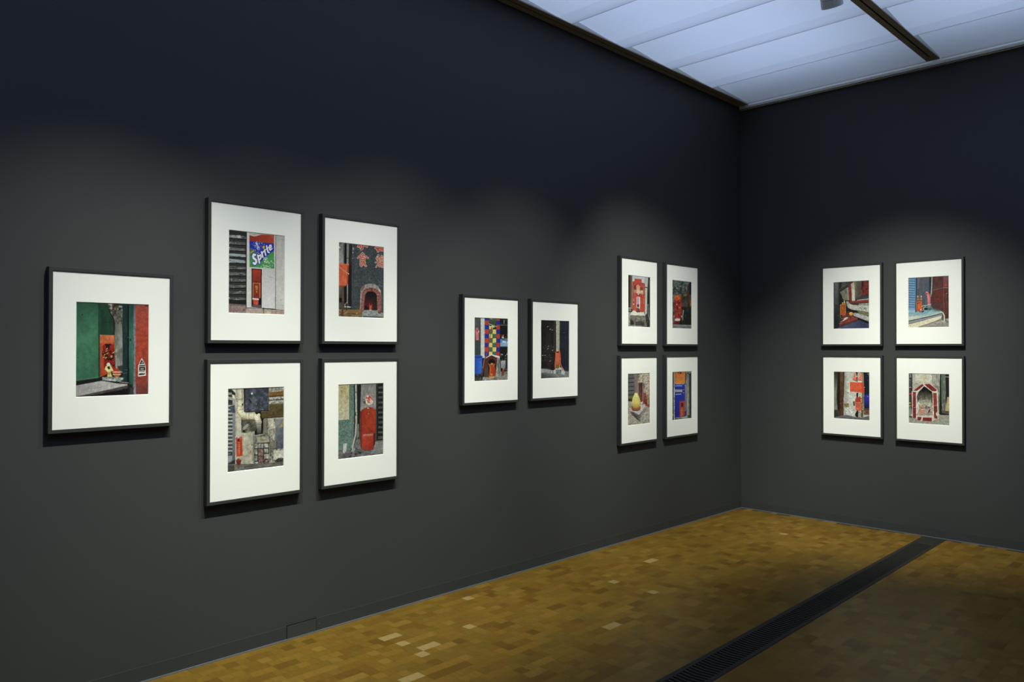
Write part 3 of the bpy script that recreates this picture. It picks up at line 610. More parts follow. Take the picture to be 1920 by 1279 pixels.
# dark panel
pn = (272, 60, 630, 45, 630, 370, 290, 395)
p.P((70, 74, 88), *pn); p.N(.5, 60, 60, pn); p.N(.75, 40, 34, pn, (44, 46, 56)); p.S((120, 126, 140), .15, 16, (290, 270, 630, 250, 630, 370, 290, 390)); p.P((34, 36, 44), 272, 60, 300, 60, 296, 390, 284, 390); p.E((84, 88, 92), 410, 225, 30, 48); p.P((220, 222, 222), 390, 118, 406, 138, 392, 154, 376, 138); p.P((34, 34, 38), 350, 200, 390, 250, 380, 270, 345, 240); p.S((104, 110, 132), .3, 30, (500, 130, 620, 120, 620, 260, 500, 270), a=.5)
p.L((22, 22, 24), 12, 284, 398, 632, 374)
# right ledges
p.P((150, 146, 134), 632, 45, 850, 40, 850, 110, 632, 115); p.N(.5, 20, 20, (632, 45, 850, 40, 850, 110, 632, 115)); p.P((118, 82, 34), 632, 120, 850, 100, 850, 165, 632, 175); p.N(.25, 40, 14, (632, 120, 850, 100, 850, 165, 632, 175)); p.P((36, 30, 22), 632, 172, 850, 162, 850, 180, 632, 184)
p.P((156, 154, 146), 632, 186, 850, 174, 850, 270, 632, 285); p.N(.5, 18, 14, (632, 186, 850, 174, 850, 270, 632, 285)); p.L((30, 28, 24), 12, 632, 232, 850, 216); p.L((104, 96, 76), 8, 632, 288, 850, 268)
bb = (520, 395, 630, 380, 634, 290, 850, 280, 850, 460, 530, 480); p.P((84, 70, 40), *bb); p.N(.25, 50, 20, bb); p.S((126, 116, 84), .12, 13, (660, 310, 820, 300, 820, 380, 660, 380)); p.L((30, 26, 18), 10, 530, 484, 850, 462)
p.P((22, 22, 20), 440, 395, 520, 388, 530, 480, 560, 490, 560, 700, 430, 720, 430, 500)
# pipe
p.G((150, 142, 120), (206, 200, 184), 160, 100, 230, 100, (160, 55, 265, 55, 265, 220, 175, 220)); p.P((160, 150, 130), 240, 55, 265, 55, 265, 220, 250, 220); p.L((40, 36, 30), 6, 170, 216, 265, 214); p.L((60, 54, 46), 5, 172, 240, 262, 244)
for c, w_, dx, dy in (((150, 138, 108), 92, 0, 6), ((204, 196, 166), 78, -2, -2), ((222, 216, 190), 40, -10, -12)):
    p.L(c, w_, 228+dx, 270+dy, 228+dx, 380+dy, 262+dx, 430+dy, 330+dx, 452+dy, 420+dx, 452+dy, 468+dx, 480+dy, 486+dx, 530+dy)
p.P((110, 100, 76), 230, 480, 300, 500, 430, 500, 430, 512, 250, 500)
for x, y, x2, y2 in ((312, 410, 312, 498), (352, 408, 352, 500), (418, 410, 424, 500), (440, 520, 526, 516), (190, 310, 268, 312), (188, 372, 272, 350)): p.L((120, 108, 80), 5, x, y, x2, y2)
p.E((214, 206, 176), 490, 440, 22, 26); p.E((24, 22, 20), 260, 290, 9, 18); p.P((150, 146, 134), 450, 540, 526, 530, 520, 690, 470, 690); p.G((160, 156, 140), (70, 68, 62), 500, 560, 490, 690, (452, 560, 524, 556, 516, 705, 474, 700)); p.L((60, 56, 48), 6, 452, 574, 524, 568)
# bag
bg = (252, 505, 440, 505, 462, 620, 440, 665, 300, 690, 262, 680, 255, 600); p.P((96, 94, 82), *bg); p.N(.5, 40, 40, bg); p.N(.6, 50, 30, bg, (56, 54, 48)); p.P((150, 148, 132), 260, 620, 330, 560, 350, 580, 300, 640, 262, 650); p.L((40, 38, 34), 6, 300, 560, 360, 540, 390, 620); p.E((34, 34, 32), 280, 666, 18, 22); p.L((34, 32, 28), 9, 248, 500, 254, 680)
# right side wall and stone work
rw = (560, 490, 720, 490, 725, 900, 540, 900); p.P((140, 136, 122), *rw); p.N(.4, 40, 60, rw); p.P((120, 116, 104), 552, 500, 610, 500, 608, 720, 552, 700); p.L((70, 68, 60), 6, 606, 520, 610, 720); p.P((176, 170, 154), 612, 490, 690, 490, 720, 560, 722, 620, 640, 640); p.N(.3, 30, 40, (612, 490, 690, 490, 720, 560, 722, 820, 640, 840)); p.S((70, 64, 56), .10, 16, rw); p.P((110, 100, 84), 700, 495, 740, 490, 720, 540, 700, 530); p.E((160, 60, 36), 722, 518, 14, 8)
bl = (722, 500, 850, 490, 850, 900, 728, 920); p.G((120, 124, 130), (74, 80, 94), 740, 520, 830, 880, bl); p.N(.15, 60, 90, bl); p.P((150, 130, 70), 780, 600, 830, 520, 842, 530, 838, 610); p.N(.3, 12, 14, (780, 600, 830, 520, 842, 530, 838, 610))
sw = (420, 720, 725, 700, 725, 1120, 425, 1120); p.P((112, 108, 98), 420, 730, 640, 715, 725, 830, 725, 1120, 425, 1120); p.N(.5, 34, 34, sw); p.P((150, 144, 126), 465, 750, 630, 735, 640, 820, 470, 826); p.N(.3, 30, 30, (465, 750, 630, 735, 640, 820, 470, 826))
for x0, y0, x1, y1, c in ((430, 840, 475, 905, (156, 152, 146)), (480, 840, 560, 900, (140, 138, 130)), (566, 838, 625, 895, (160, 156, 150)), (430, 918, 472, 990, (150, 148, 142)), (486, 918, 550, 1012, (126, 100, 92)), (570, 912, 624, 970, (160, 156, 146)), (432, 1005, 470, 1080, (120, 118, 112)), (486, 1020, 552, 1100, (120, 88, 82)), (566, 985, 640, 1050, (160, 154, 144)), (440, 1094, 488, 1118, (170, 166, 158))):
    p.R((30, 28, 26), x0-7, y0-7, x1+7, y1+7); p.R(c, x0, y0, x1, y1); p.N(.45, 18, 22, (x0, y0, x1, y0, x1, y1, x0, y1))
p.E((40, 32, 30), 594, 1096, 34, 40); p.E((120, 76, 70), 594, 1096, 24, 28); p.E((160, 150, 140), 604, 1080, 12, 10)
p.P((130, 128, 118), 640, 920, 720, 920, 720, 1100, 640, 1110); p.N(.6, 26, 26, (640, 920, 720, 920, 720, 1100, 640, 1110)); p.L((56, 52, 46), 9, 650, 960, 680, 1030, 690, 1090)
pp = (700, 940, 850, 930, 850, 1040, 800, 1036, 740, 1070, 700, 1060); p.P((196, 190, 174), *pp); p.N(.12, 30, 30, pp); p.P((46, 42, 38), 720, 1080, 770, 1040, 850, 1044, 850, 1100, 720, 1100); p.N(.6, 20, 20, (720, 1080, 770, 1040, 850, 1044, 850, 1100, 720, 1100), (140, 136, 126))
p.S((60, 56, 48), .3, 16, (640, 895, 850, 900, 850, 935, 640, 935))
gd = (40, 1125, 420, 1120, 640, 1110, 850, 1090, 850, 1170, 40, 1260); p.P((98, 96, 90), *gd); p.N(.35, 50, 20, gd); p.N(.5, 40, 20, (130, 1150, 300, 1150, 280, 1200, 120, 1220), (150, 130, 90)); p.P((70, 68, 66), 50, 1150, 150, 1140, 150, 1240, 50, 1245)
# red tablet
p.P((196, 84, 60), 162, 760, 180, 745, 205, 765, 240, 735, 262, 755, 255, 795, 170, 800); p.P((182, 58, 36), 172, 780, 258, 778, 268, 1015, 178, 1025); p.L((206, 90, 64), 6, 176, 790, 184, 1018); p.E((90, 24, 18), 207, 788, 17, 20); p.L((206, 112, 84), 5, 258, 790, 266, 1010)
for k in range(7): p.L((206, 150, 90), 6, 206, 826+k*26, 224+k, 830+k*26); p.L((206, 150, 90), 5, 214, 820+k*26, 216, 838+k*26)
p.L((210, 110, 80), 7, 180, 1020, 268, 1010); p.P((190, 186, 174), 164, 1020, 180, 1040, 174, 1070, 160, 1050)
p.P((110, 40, 34), 172, 1075, 205, 1040, 248, 1075, 236, 1130, 215, 1142, 184, 1132); p.P((140, 56, 46), 180, 1078, 206, 1050, 240, 1078)
PICS['P4'] = p.done()

# -- P5: red round-topped slab
p = Pic([(50, 62), (764, 40), (764, 1160), (48, 1240)], 5)
p.put(p.M(None), (70, 70, 68))
gr_ = (40, 50, 300, 50, 305, 1090, 40, 1110); p.G((84, 112, 104), (96, 122, 112), 100, 200, 160, 900, gr_); p.N(.3, 14, 14, gr_); p.N(.4, 80, 120, gr_, (70, 94, 88)); p.S((150, 172, 160), .10, 9, gr_, a=.6); p.S((52, 70, 66), .14, 12, gr_, a=.6)
bo = (40, 60, 228, 60, 225, 612, 40, 622); p.G((172, 160, 112), (178, 172, 148), 130, 80, 130, 560, bo); p.N(.08, 30, 60, bo); p.N(.75, 36, 30, (70, 80, 215, 80, 205, 170, 100, 200), (132, 108, 50)); p.L((70, 80, 70), 7, 40, 624, 226, 614); p.L((60, 76, 70), 6, 232, 60, 230, 612)
p.P((80, 78, 74), 300, 50, 385, 50, 380, 1100, 305, 1090); p.N(.3, 14, 90, (300, 50, 385, 50, 380, 1100, 305, 1090)); p.P((30, 30, 30), 350, 60, 415, 60, 400, 480, 380, 1000, 360, 900); p.P((112, 110, 106), 340, 680, 378, 680, 382, 890, 345, 900); p.L((22, 22, 22), 12, 306, 60, 312, 600, 300, 1000, 250, 1100)
cl = (412, 50, 640, 50, 640, 470, 400, 480); p.G((120, 120, 118), (136, 134, 130), 450, 80, 600, 420, cl); p.N(.16, 18, 80, cl); p.S((170, 168, 162), .1, 16, (410, 270, 640, 270, 640, 420, 410, 420)); p.L((160, 158, 154), 9, 634, 55, 640, 440); p.L((96, 94, 90), 5, 525, 60, 520, 220)
p.P((56, 60, 60), 646, 50, 670, 50, 668, 940, 650, 940); p.P((28, 28, 28), 668, 45, 780, 40, 780, 930, 660, 945)
for k in range(11):
    y = 78+k*78; p.P((74, 74, 72), 682, y+18, 770, y+14, 770, y+46, 682, y+52); p.N(.35, 30, 12, (682, y+18, 770, y+14, 770, y+46, 682, y+52))
p.L((110, 96, 50), 8, 680, 918, 760, 908)
# pipe
p.L((120, 118, 112), 26, 329, 50, 338, 640, 326, 850, 270, 1090); p.L((176, 172, 160), 18, 331, 50, 337, 640, 324, 850, 268, 1088); p.L((206, 202, 192), 8, 328, 190, 334, 600); p.L((40, 38, 36), 10, 316, 180, 346, 184); p.N(.5, 24, 24, (310, 480, 358, 480, 355, 570, 310, 570)); p.E((50, 44, 40), 318, 525, 16, 30)
# floor
f_ = (40, 1085, 250, 1095, 300, 1060, 350, 900, 400, 920, 420, 1080, 640, 1020, 660, 945, 780, 930, 780, 1170, 40, 1250); p.P((100, 100, 100), *f_); p.N(.35, 50, 24, f_); p.P((128, 128, 130), 640, 960, 780, 935, 780, 1130, 560, 1150, 610, 1090); p.N(.14, 60, 24, (640, 960, 780, 935, 780, 1130, 560, 1150)); p.N(.85, 30, 24, (220, 1060, 420, 1040, 440, 1140, 220, 1220), (44, 42, 40)); p.S((40, 38, 36), .28, 20, (200, 1130, 480, 1110, 480, 1180, 200, 1220)); p.S((150, 144, 130), .2, 18, (340, 920, 420, 920, 430, 1080, 320, 1090)); p.L((60, 58, 56), 5, 480, 1120, 600, 1180)
p.P((150, 150, 148), 250, 1110, 290, 1050, 330, 1075, 300, 1110)
# red slab
rs = (405, 1050, 400, 500, 424, 460, 470, 432, 540, 416, 596, 424, 640, 462, 644, 560, 636, 1000, 600, 1060)
p.G((140, 42, 24), (162, 52, 30), 410, 500, 520, 560, rs); p.N(.10, 40, 60, rs); p.N(.45, 30, 26, (410, 660, 640, 660, 640, 820, 410, 820), (116, 34, 22)); p.P((112, 34, 24), 404, 500, 420, 470, 424, 1050, 406, 1050); p.E((226, 214, 200), 522, 434, 10, 9); p.E((206, 150, 120), 530, 520, 8, 8); p.P((90, 30, 24), 608, 840, 640, 820, 634, 1000, 606, 1040)
p.P((166, 52, 36), 440, 850, 606, 840, 610, 1085, 440, 1094); p.G((178, 62, 40), (150, 44, 30), 450, 880, 600, 1060, (440, 860, 606, 852, 610, 1085, 440, 1094)); p.P((176, 108, 96), 444, 846, 604, 832, 602, 862, 450, 872); p.N(.25, 16, 12, (444, 846, 604, 832, 602, 862, 450, 872)); p.L((120, 36, 24), 6, 440, 1092, 610, 1084)
# ornament
p.S((66, 64, 62), .5, 16, (440, 300, 490, 280, 490, 370, 440, 360)); p.P((206, 190, 180), 478, 280, 520, 216, 570, 250, 604, 320, 590, 370, 540, 385, 490, 360); p.P((190, 66, 54), 476, 290, 518, 218, 566, 250, 600, 310, 560, 290, 540, 330, 520, 280); p.P((196, 110, 90), 500, 300, 540, 320, 560, 350, 520, 355); p.E((214, 178, 180), 516, 246, 16, 18); p.E((214, 150, 150), 560, 292, 16, 14); p.N(.6, 18, 18, (480, 290, 600, 290, 590, 370, 500, 370), (180, 60, 50)); p.L((206, 200, 186), 8, 484, 320, 500, 358, 540, 378, 592, 350); p.L((170, 160, 140), 6, 545, 385, 552, 405)
p.P((186, 188, 186), 134, 990, 190, 984, 186, 1100, 150, 1140, 128, 1130); p.L((150, 150, 148), 5, 186, 990, 182, 1100)
PICS['P5'] = p.done()

# -- P6: chequered tiles over a shrine
p = Pic([(55, 57), (668, 78), (668, 1205), (57, 1228)], 6)
p.put(p.M(None), (26, 26, 26))
q = (40, 50, 168, 60, 172, 760, 40, 760); p.G((66, 70, 70), (58, 72, 70), 80, 80, 100, 700, q); p.G((76, 78, 78), (62, 66, 66), 60, 100, 160, 300, (40, 50, 168, 60, 170, 330, 40, 330)); p.N(.14, 50, 80, q); p.P((52, 66, 66), 84, 480, 146, 480, 146, 750, 84, 750)
p.P((196, 196, 192), 168, 55, 246, 60, 250, 800, 172, 800); p.L((110, 110, 108), 4, 170, 60, 174, 760); p.L((150, 140, 130), 4, 240, 60, 244, 760)
BL, RD, YE, GN, DK = (34, 46, 150), (176, 58, 48), (214, 196, 96), (62, 98, 84), (26, 28, 28)
xs = (244, 324, 388, 456, 524)
for r in range(9):
    for k in range(4):
        c = ((BL, RD)[r % 2], (YE, GN)[r % 2], (GN, YE)[r % 2], (RD, BL)[r % 2])[k]
        y0 = 30+r*82; p.R(c, xs[k]+1, y0, xs[k+1]-2, y0+80)
p.N(.07, 30, 30, (244, 50, 524, 60, 524, 780, 244, 780))
for r in range(10): p.L((120, 90, 70), 2.5, 244, 30+r*82, 524, 30+r*82)
# broom
p.P((56, 72, 58), 322, 75, 380, 90, 450, 115, 470, 130, 462, 220, 400, 200, 318, 165); p.N(.4, 26, 26, (322, 75, 380, 90, 470, 130, 462, 220, 318, 165)); p.L((206, 200, 170), 8, 320, 172, 400, 200, 462, 226); p.P((26, 24, 22), 320, 180, 460, 230, 452, 272, 400, 262, 386, 210, 340, 214); p.P((206, 196, 140), 372, 205, 395, 205, 440, 240, 400, 240, 384, 275, 352, 240); p.L((120, 70, 50), 18, 374, 240, 356, 330); p.L((166, 66, 40), 14, 366, 290, 334, 470, 300, 660, 262, 800)
# glove
p.P((206, 104, 112), 78, 350, 70, 290, 84, 292, 84, 248, 98, 246, 104, 270, 112, 244, 126, 244, 130, 276, 142, 300, 150, 300, 136, 350, 140, 470, 84, 474); p.N(.15, 16, 24, (78, 290, 140, 290, 140, 474, 84, 474)); p.E((150, 70, 76), 104, 300, 14, 22); p.E((226, 190, 190), 134, 318, 8, 16)
# right shelves
p.P((22, 22, 22), 528, 70, 690, 70, 690, 1220, 528, 1220); p.N(.7, 30, 26, (535, 80, 690, 80, 690, 180, 535, 180), (74, 76, 74)); p.P((150, 150, 146), 594, 100, 604, 100, 606, 170, 594, 170); p.L((86, 86, 84), 16, 528, 196, 690, 198); p.L((60, 60, 58), 8, 528, 600, 690, 606)
p.N(.8, 30, 30, (535, 360, 690, 360, 690, 470, 535, 470), (110, 100, 94)); p.P((170, 70, 50), 545, 430, 580, 370, 600, 370, 590, 410); p.P((190, 180, 172), 555, 420, 590, 400, 600, 440, 570, 445)
p.P((84, 130, 186), 530, 450, 690, 490, 690, 590, 530, 586); p.P((130, 160, 196), 530, 520, 690, 530, 690, 590, 530, 586); p.P((206, 214, 220), 560, 515, 590, 480, 604, 500, 620, 485, 640, 520, 660, 500, 680, 520); p.P((100, 106, 110), 600, 440, 690, 440, 690, 490, 600, 480)
q = (528, 640, 690, 640, 690, 1020, 528, 1020); p.N(.8, 30, 34, (528, 650, 690, 650, 690, 830, 528, 830), (96, 96, 92)); p.S((166, 164, 160), .2, 26, (530, 700, 680, 700, 680, 840, 530, 820)); p.P((150, 150, 160), 540, 840, 625, 838, 625, 980, 560, 985); p.G((170, 168, 178), (126, 124, 134), 550, 860, 610, 970, (540, 850, 625, 848, 625, 985, 545, 985)); p.E((30, 30, 30), 560, 848, 10, 10); p.E((30, 30, 30), 594, 842, 10, 10); p.P((40, 42, 42), 630, 840, 690, 840, 690, 1060, 630, 1060); p.L((110, 110, 110), 8, 625, 1006, 690, 1010)
# ground
g2 = (190, 1150, 300, 1130, 460, 1140, 540, 1050, 690, 1040, 690, 1240, 190, 1240); p.P((126, 122, 116), *g2); p.N(.4, 40, 24, g2); p.S((186, 182, 174), .12, 20, g2)
p.P((40, 42, 40), 40, 1080, 190, 1080, 220, 1140, 190, 1240, 40, 1240); p.N(.7, 30, 30, (40, 1080, 190, 1080, 190, 1240, 40, 1240), (96, 94, 86))
p.P((120, 60, 34), 555, 1040, 590, 960, 606, 1040, 600, 1115, 560, 1118); p.N(.4, 16, 24, (555, 1040, 590, 960, 606, 1040, 600, 1115, 560, 1118)); p.P((150, 120, 110), 570, 1000, 600, 930, 612, 1010)
# bucket
p.P((40, 84, 186), 40, 790, 206, 790, 194, 1070, 170, 1090, 40, 1096); p.G((30, 68, 176), (52, 104, 206), 60, 900, 180, 900, (40, 830, 200, 830, 192, 1070, 170, 1090, 40, 1096)); p.E((48, 96, 190), 122, 778, 88, 34); p.E((28, 64, 160), 122, 784, 76, 24); p.L((70, 120, 210), 7, 56, 800, 130, 824, 204, 806); p.L((26, 40, 90), 5, 120, 832, 200, 840)
p.L((150, 66, 50), 10, 262, 800, 240, 880, 196, 1110); p.L((190, 186, 178), 5, 242, 790, 210, 990)
# shrine
p.P((140, 140, 136), 470, 800, 524, 780, 540, 1150, 440, 1150); p.N(.35, 30, 40, (470, 800, 524, 780, 540, 1150, 440, 1150)); p.P((96, 100, 100), 490, 830, 524, 820, 520, 1140, 500, 1130)
sh_ = (232, 1150, 232, 1000, 252, 840, 275, 795, 370, 745, 455, 790, 476, 860, 460, 930, 440, 960, 440, 1140)
p.P((86, 44, 38), *sh_); p.N(.22, 30, 26, sh_); p.P((70, 56, 52), 232, 1000, 320, 960, 320, 1150, 232, 1150); p.N(.5, 30, 20, (232, 960, 322, 960, 322, 1150, 232, 1150), (96, 72, 66)); p.P((214, 212, 206), 262, 812, 276, 785, 372, 732, 522, 770, 522, 792, 460, 790, 372, 748, 300, 786)
p.P((20, 16, 14), 312, 870, 340, 822, 392, 818, 432, 850, 440, 880, 436, 1140, 318, 1130); p.N(.6, 24, 24, (318, 840, 430, 830, 430, 900, 318, 900), (60, 40, 26))
p.P((172, 64, 26), 330, 920, 380, 890, 425, 920, 436, 1000, 436, 1136, 318, 1140, 334, 1000); p.N(.5, 26, 26, (330, 920, 425, 920, 436, 1136, 318, 1140), (110, 30, 16)); p.N(.7, 26, 22, (330, 890, 425, 890, 420, 960, 335, 960), (214, 132, 60)); p.P((190, 44, 22), 396, 980, 436, 980, 438, 1120, 404, 1120); p.L((206, 130, 50), 9, 356, 970, 350, 1100); p.L((200, 150, 90), 7, 316, 900, 350, 960); p.L((200, 150, 90), 7, 430, 910, 408, 950); p.E((206, 140, 80), 376, 910, 18, 16); p.E((196, 130, 60), 372, 1105, 20, 22); p.P((190, 150, 90), 326, 1138, 430, 1134, 420, 1166, 336, 1168)
PICS['P6'] = p.done(1.0, 0.24)

# -- P7: orange offering between black walls
p = Pic([(70, 75), (614, 90), (618, 1195), (76, 1215)], 7)
p.put(p.M(None), (32, 29, 28))
q = (60, 60, 330, 60, 330, 1050, 60, 1020); p.N(.3, 100, 160, q); p.P((42, 36, 33), 170, 300, 260, 300, 260, 660, 160, 660); p.P((44, 34, 32), 190, 700, 260, 700, 260, 1030, 190, 1020); p.L((72, 68, 62), 6, 76, 690, 340, 698)
for sh in ((180, 140, 310, 140, 310, 280, 190, 280), (110, 540, 312, 540, 312, 680, 110, 680), (80, 740, 330, 740, 330, 900, 80, 900)): p.S((156, 150, 138), .11, 17, sh); p.S((90, 84, 76), .2, 13, sh, a=.6)
for x, y in ((200, 204), (250, 256), (290, 270), (298, 662), (208, 634), (110, 764), (154, 762)): p.L((206, 200, 184), 9, x-8, y+3, x+8, y-5)
p.P((56, 56, 52), 318, 80, 345, 80, 345, 690, 318, 690); p.P((20, 20, 20), 342, 80, 360, 80, 360, 690, 342, 690)
q = (434, 80, 640, 80, 640, 1070, 434, 1060); p.P((34, 36, 46), *q); p.N(.25, 80, 120, q); p.L((60, 62, 70), 4, 440, 402, 620, 404); p.S((110, 114, 122), .06, 15, (480, 240, 610, 240, 610, 420, 480, 420)); p.S((110, 112, 116), .14, 14, (480, 790, 560, 790, 560, 900, 480, 880))
q = (358, 80, 430, 84, 430, 690, 366, 690); p.G((176, 174, 160), (166, 164, 152), 380, 100, 400, 600, q); p.N(.12, 14, 14, q)
for k in range(18): p.L((140, 138, 126), 3, 360, 110+k*33, 430, 112+k*33)
p.S((70, 66, 60), .3, 16, (350, 150, 366, 150, 366, 690, 350, 690))
gd = (60, 1015, 190, 1020, 300, 1050, 640, 1072, 640, 1230, 60, 1230); p.P((118, 120, 122), *gd); p.N(.25, 16, 10, gd); p.P((150, 150, 148), 60, 1015, 300, 1055, 290, 1110, 60, 1080); p.N(.2, 16, 12, (60, 1015, 300, 1055, 290, 1110, 60, 1080)); p.G((118, 118, 118), (76, 78, 76), 300, 1110, 250, 1210, (60, 1100, 640, 1130, 640, 1230, 60, 1230)); p.N(.25, 14, 10, (60, 1100, 640, 1130, 640, 1230, 60, 1230))
p.P((176, 180, 182), 310, 1060, 360, 1010, 440, 985, 500, 1030, 540, 1080, 520, 1130, 400, 1110, 330, 1120); p.N(.25, 24, 24, (310, 1060, 440, 985, 540, 1080, 520, 1130, 330, 1120)); p.P((104, 106, 110), 360, 1040, 470, 1040, 470, 1110, 365, 1115); p.N(.5, 18, 22, (360, 1040, 470, 1040, 470, 1110, 365, 1115)); p.P((170, 188, 190), 470, 1060, 540, 1070, 530, 1140, 480, 1130)
ob = (352, 690, 372, 668, 420, 664, 440, 690, 450, 860, 440, 980, 420, 1010, 372, 1014, 350, 990, 346, 820); p.P((196, 80, 56), *ob); p.N(.12, 22, 40, ob); p.P((206, 96, 64), 362, 720, 420, 720, 420, 900, 362, 900); p.P((60, 30, 24), 366, 690, 424, 690, 418, 712, 372, 712); p.N(.8, 24, 24, (360, 840, 430, 840, 430, 960, 356, 960), (150, 116, 60)); p.P((110, 92, 32), 358, 950, 428, 940, 424, 1008, 366, 1012); p.E((206, 186, 160), 388, 670, 14, 14)
p.L((206, 90, 70), 20, 430, 680, 444, 780, 446, 900); p.L((214, 100, 84), 13, 446, 890, 470, 980, 520, 1056); p.L((206, 96, 80), 11, 352, 830, 344, 960, 350, 1030, 336, 1048); p.L((196, 170, 160), 8, 432, 940, 434, 990); p.E((226, 140, 120), 512, 1056, 14, 10)
PICS['P7'] = p.done()

# -- P8: stepped red altar board
p = Pic([(93, 72), (572, 118), (572, 1205), (93, 1195)], 8)
p.put(p.M(None), (30, 26, 22))
p.P((108, 76, 42), 128, 70, 164, 80, 160, 770, 128, 770); p.N(.15, 16, 90, (128, 70, 164, 80, 160, 770, 128, 770)); p.P((60, 30, 22), 150, 80, 166, 80, 162, 600, 150, 600); p.P((120, 120, 122), 166, 80, 192, 84, 190, 820, 162, 800)
p.P((186, 188, 194), 188, 80, 460, 105, 460, 260, 188, 230); p.P((186, 66, 46), 192, 212, 234, 206, 236, 152, 384, 160, 386, 236, 450, 244, 458, 870, 188, 850); p.N(.07, 40, 60, (192, 212, 450, 244, 458, 870, 188, 850)); p.P((172, 56, 38), 194, 215, 450, 246, 450, 300, 194, 290)
q = (456, 105, 530, 115, 510, 400, 500, 900, 470, 940, 458, 860); p.G((172, 172, 170), (190, 190, 186), 480, 140, 490, 800, q); p.L((120, 118, 114), 4, 462, 110, 464, 860); p.P((34, 34, 34), 530, 110, 590, 116, 590, 1210, 545, 1100, 520, 700); p.N(.7, 22, 40, (525, 110, 590, 116, 590, 1100, 545, 1060), (90, 88, 84)); p.L((60, 54, 48), 22, 460, 336, 520, 344); p.L((160, 160, 156), 10, 524, 700, 530, 900, 556, 1040); p.P((50, 46, 42), 465, 940, 520, 900, 545, 1060, 572, 1205, 500, 1205, 440, 1100); p.N(.7, 24, 24, (465, 940, 520, 900, 572, 1205, 500, 1205), (100, 94, 84))
# altar decorations
p.P((40, 30, 26), 228, 300, 262, 300, 262, 380, 232, 390); p.P((40, 36, 34), 362, 330, 412, 326, 410, 395, 364, 390); p.S((150, 150, 146), .3, 14, (362, 330, 412, 326, 410, 395, 364, 390)); p.P((150, 130, 80), 212, 400, 268, 395, 262, 462, 214, 455); p.N(.7, 18, 18, (212, 400, 268, 395, 262, 462, 214, 455), (206, 190, 150)); p.P((196, 180, 140), 350, 410, 420, 405, 420, 490, 352, 480); p.N(.7, 18, 20, (350, 410, 420, 405, 420, 490, 352, 480), (130, 100, 60))
p.L((226, 190, 180), 9, 268, 330, 310, 286, 350, 334); p.P((214, 150, 120), 280, 340, 312, 310, 342, 340, 346, 400, 280, 400); p.E((200, 160, 70), 314, 355, 14, 26); p.P((206, 160, 160), 274, 400, 348, 400, 352, 470, 274, 466); p.N(.6, 16, 16, (274, 400, 348, 400, 352, 470, 274, 466), (226, 210, 206)); p.E((226, 216, 206), 316, 486, 14, 14); p.L((80, 30, 26), 10, 262, 480, 316, 510, 370, 490); p.L((120, 34, 28), 9, 236, 548, 280, 505, 316, 515, 350, 512, 404, 560)
p.P((196, 176, 196), 278, 546, 352, 548, 350, 800, 276, 780); p.P((206, 196, 206), 332, 550, 354, 552, 352, 820, 334, 810)
for k in range(5): p.L((140, 60, 96), 9, 296, 572+k*34, 326, 580+k*34); p.L((130, 60, 100), 7, 312, 562+k*34, 302, 592+k*34)
p.P((66, 26, 28), 286, 710, 332, 706, 332, 770, 290, 765); p.P((110, 56, 50), 272, 790, 344, 794, 338, 880, 282, 878); p.N(.4, 18, 16, (272, 790, 344, 794, 338, 880, 282, 878)); p.L((60, 30, 26), 6, 272, 800, 344, 804)
p.L((206, 150, 140), 6, 206, 640, 214, 580, 222, 640); p.E((226, 200, 190), 214, 704, 9, 18); p.L((206, 150, 140), 7, 420, 590, 430, 620, 424, 690)
# stone block
tp_ = (150, 900, 186, 845, 240, 850, 290, 884, 340, 880, 440, 870, 466, 950, 140, 945); p.P((214, 208, 194), *tp_); p.N(.08, 40, 20, tp_); p.E((176, 150, 60), 244, 845, 18, 12); p.E((176, 150, 60), 376, 876, 14, 14); p.P((40, 36, 34), 170, 840, 190, 840, 180, 880, 160, 870)
st_ = (120, 950, 466, 950, 500, 1210, 90, 1210); p.P((110, 106, 98), *st_); p.N(.4, 34, 24, st_); p.N(.7, 40, 36, (140, 1000, 440, 1000, 450, 1130, 150, 1150), (66, 62, 58)); p.P((56, 50, 48), 250, 1090, 380, 1065, 440, 1110, 440, 1170, 250, 1170); p.P((44, 42, 40), 140, 1040, 200, 1060, 230, 1140, 150, 1150); p.P((150, 146, 140), 130, 1165, 400, 1170, 410, 1205, 150, 1205); p.N(.3, 24, 14, (130, 1165, 400, 1170, 410, 1205, 150, 1205))
p.P((150, 148, 140), 90, 880, 150, 880, 140, 960, 130, 1195, 90, 1195); p.N(.3, 24, 50, (90, 880, 150, 880, 140, 960, 130, 1195, 90, 1195)); p.P((112, 114, 114), 100, 780, 165, 780, 162, 860, 98, 860); p.P((170, 172, 170), 105, 778, 165, 782, 162, 800, 104, 795)
PICS['P8'] = p.done(1.0, 0.26)

# -- P9: red bundle on a mottled grey wall
p = Pic([(88, 72), (527, 125), (537, 1215), (92, 1197)], 9)
p.put(p.M(None), (84, 92, 88))
p.N(.6, 40, 50); p.N(.85, 50, 60, None, (46, 50, 48)); p.S((150, 164, 160), .12, 22, (90, 200, 420, 200, 400, 460, 90, 460)); p.N(.7, 50, 60, (180, 280, 370, 280, 340, 420, 160, 420), (130, 146, 146)); p.E((206, 208, 206), 196, 262, 9, 11); p.N(.9, 30, 60, (270, 120, 330, 120, 320, 380, 260, 340), (40, 46, 42)); p.N(.6, 16, 60, (330, 150, 440, 150, 440, 400, 320, 380), (120, 132, 128))
p.N(.5, 60, 50, (80, 70, 320, 80, 300, 180, 80, 200), (60, 66, 62))
p.P((30, 26, 26), 478, 110, 550, 115, 550, 420, 485, 420); p.P((58, 40, 38), 440, 160, 480, 170, 486, 640, 480, 980, 440, 980, 432, 500); p.P((84, 56, 52), 446, 180, 466, 180, 470, 640, 450, 640); p.E((130, 126, 126), 446, 155, 16, 22)
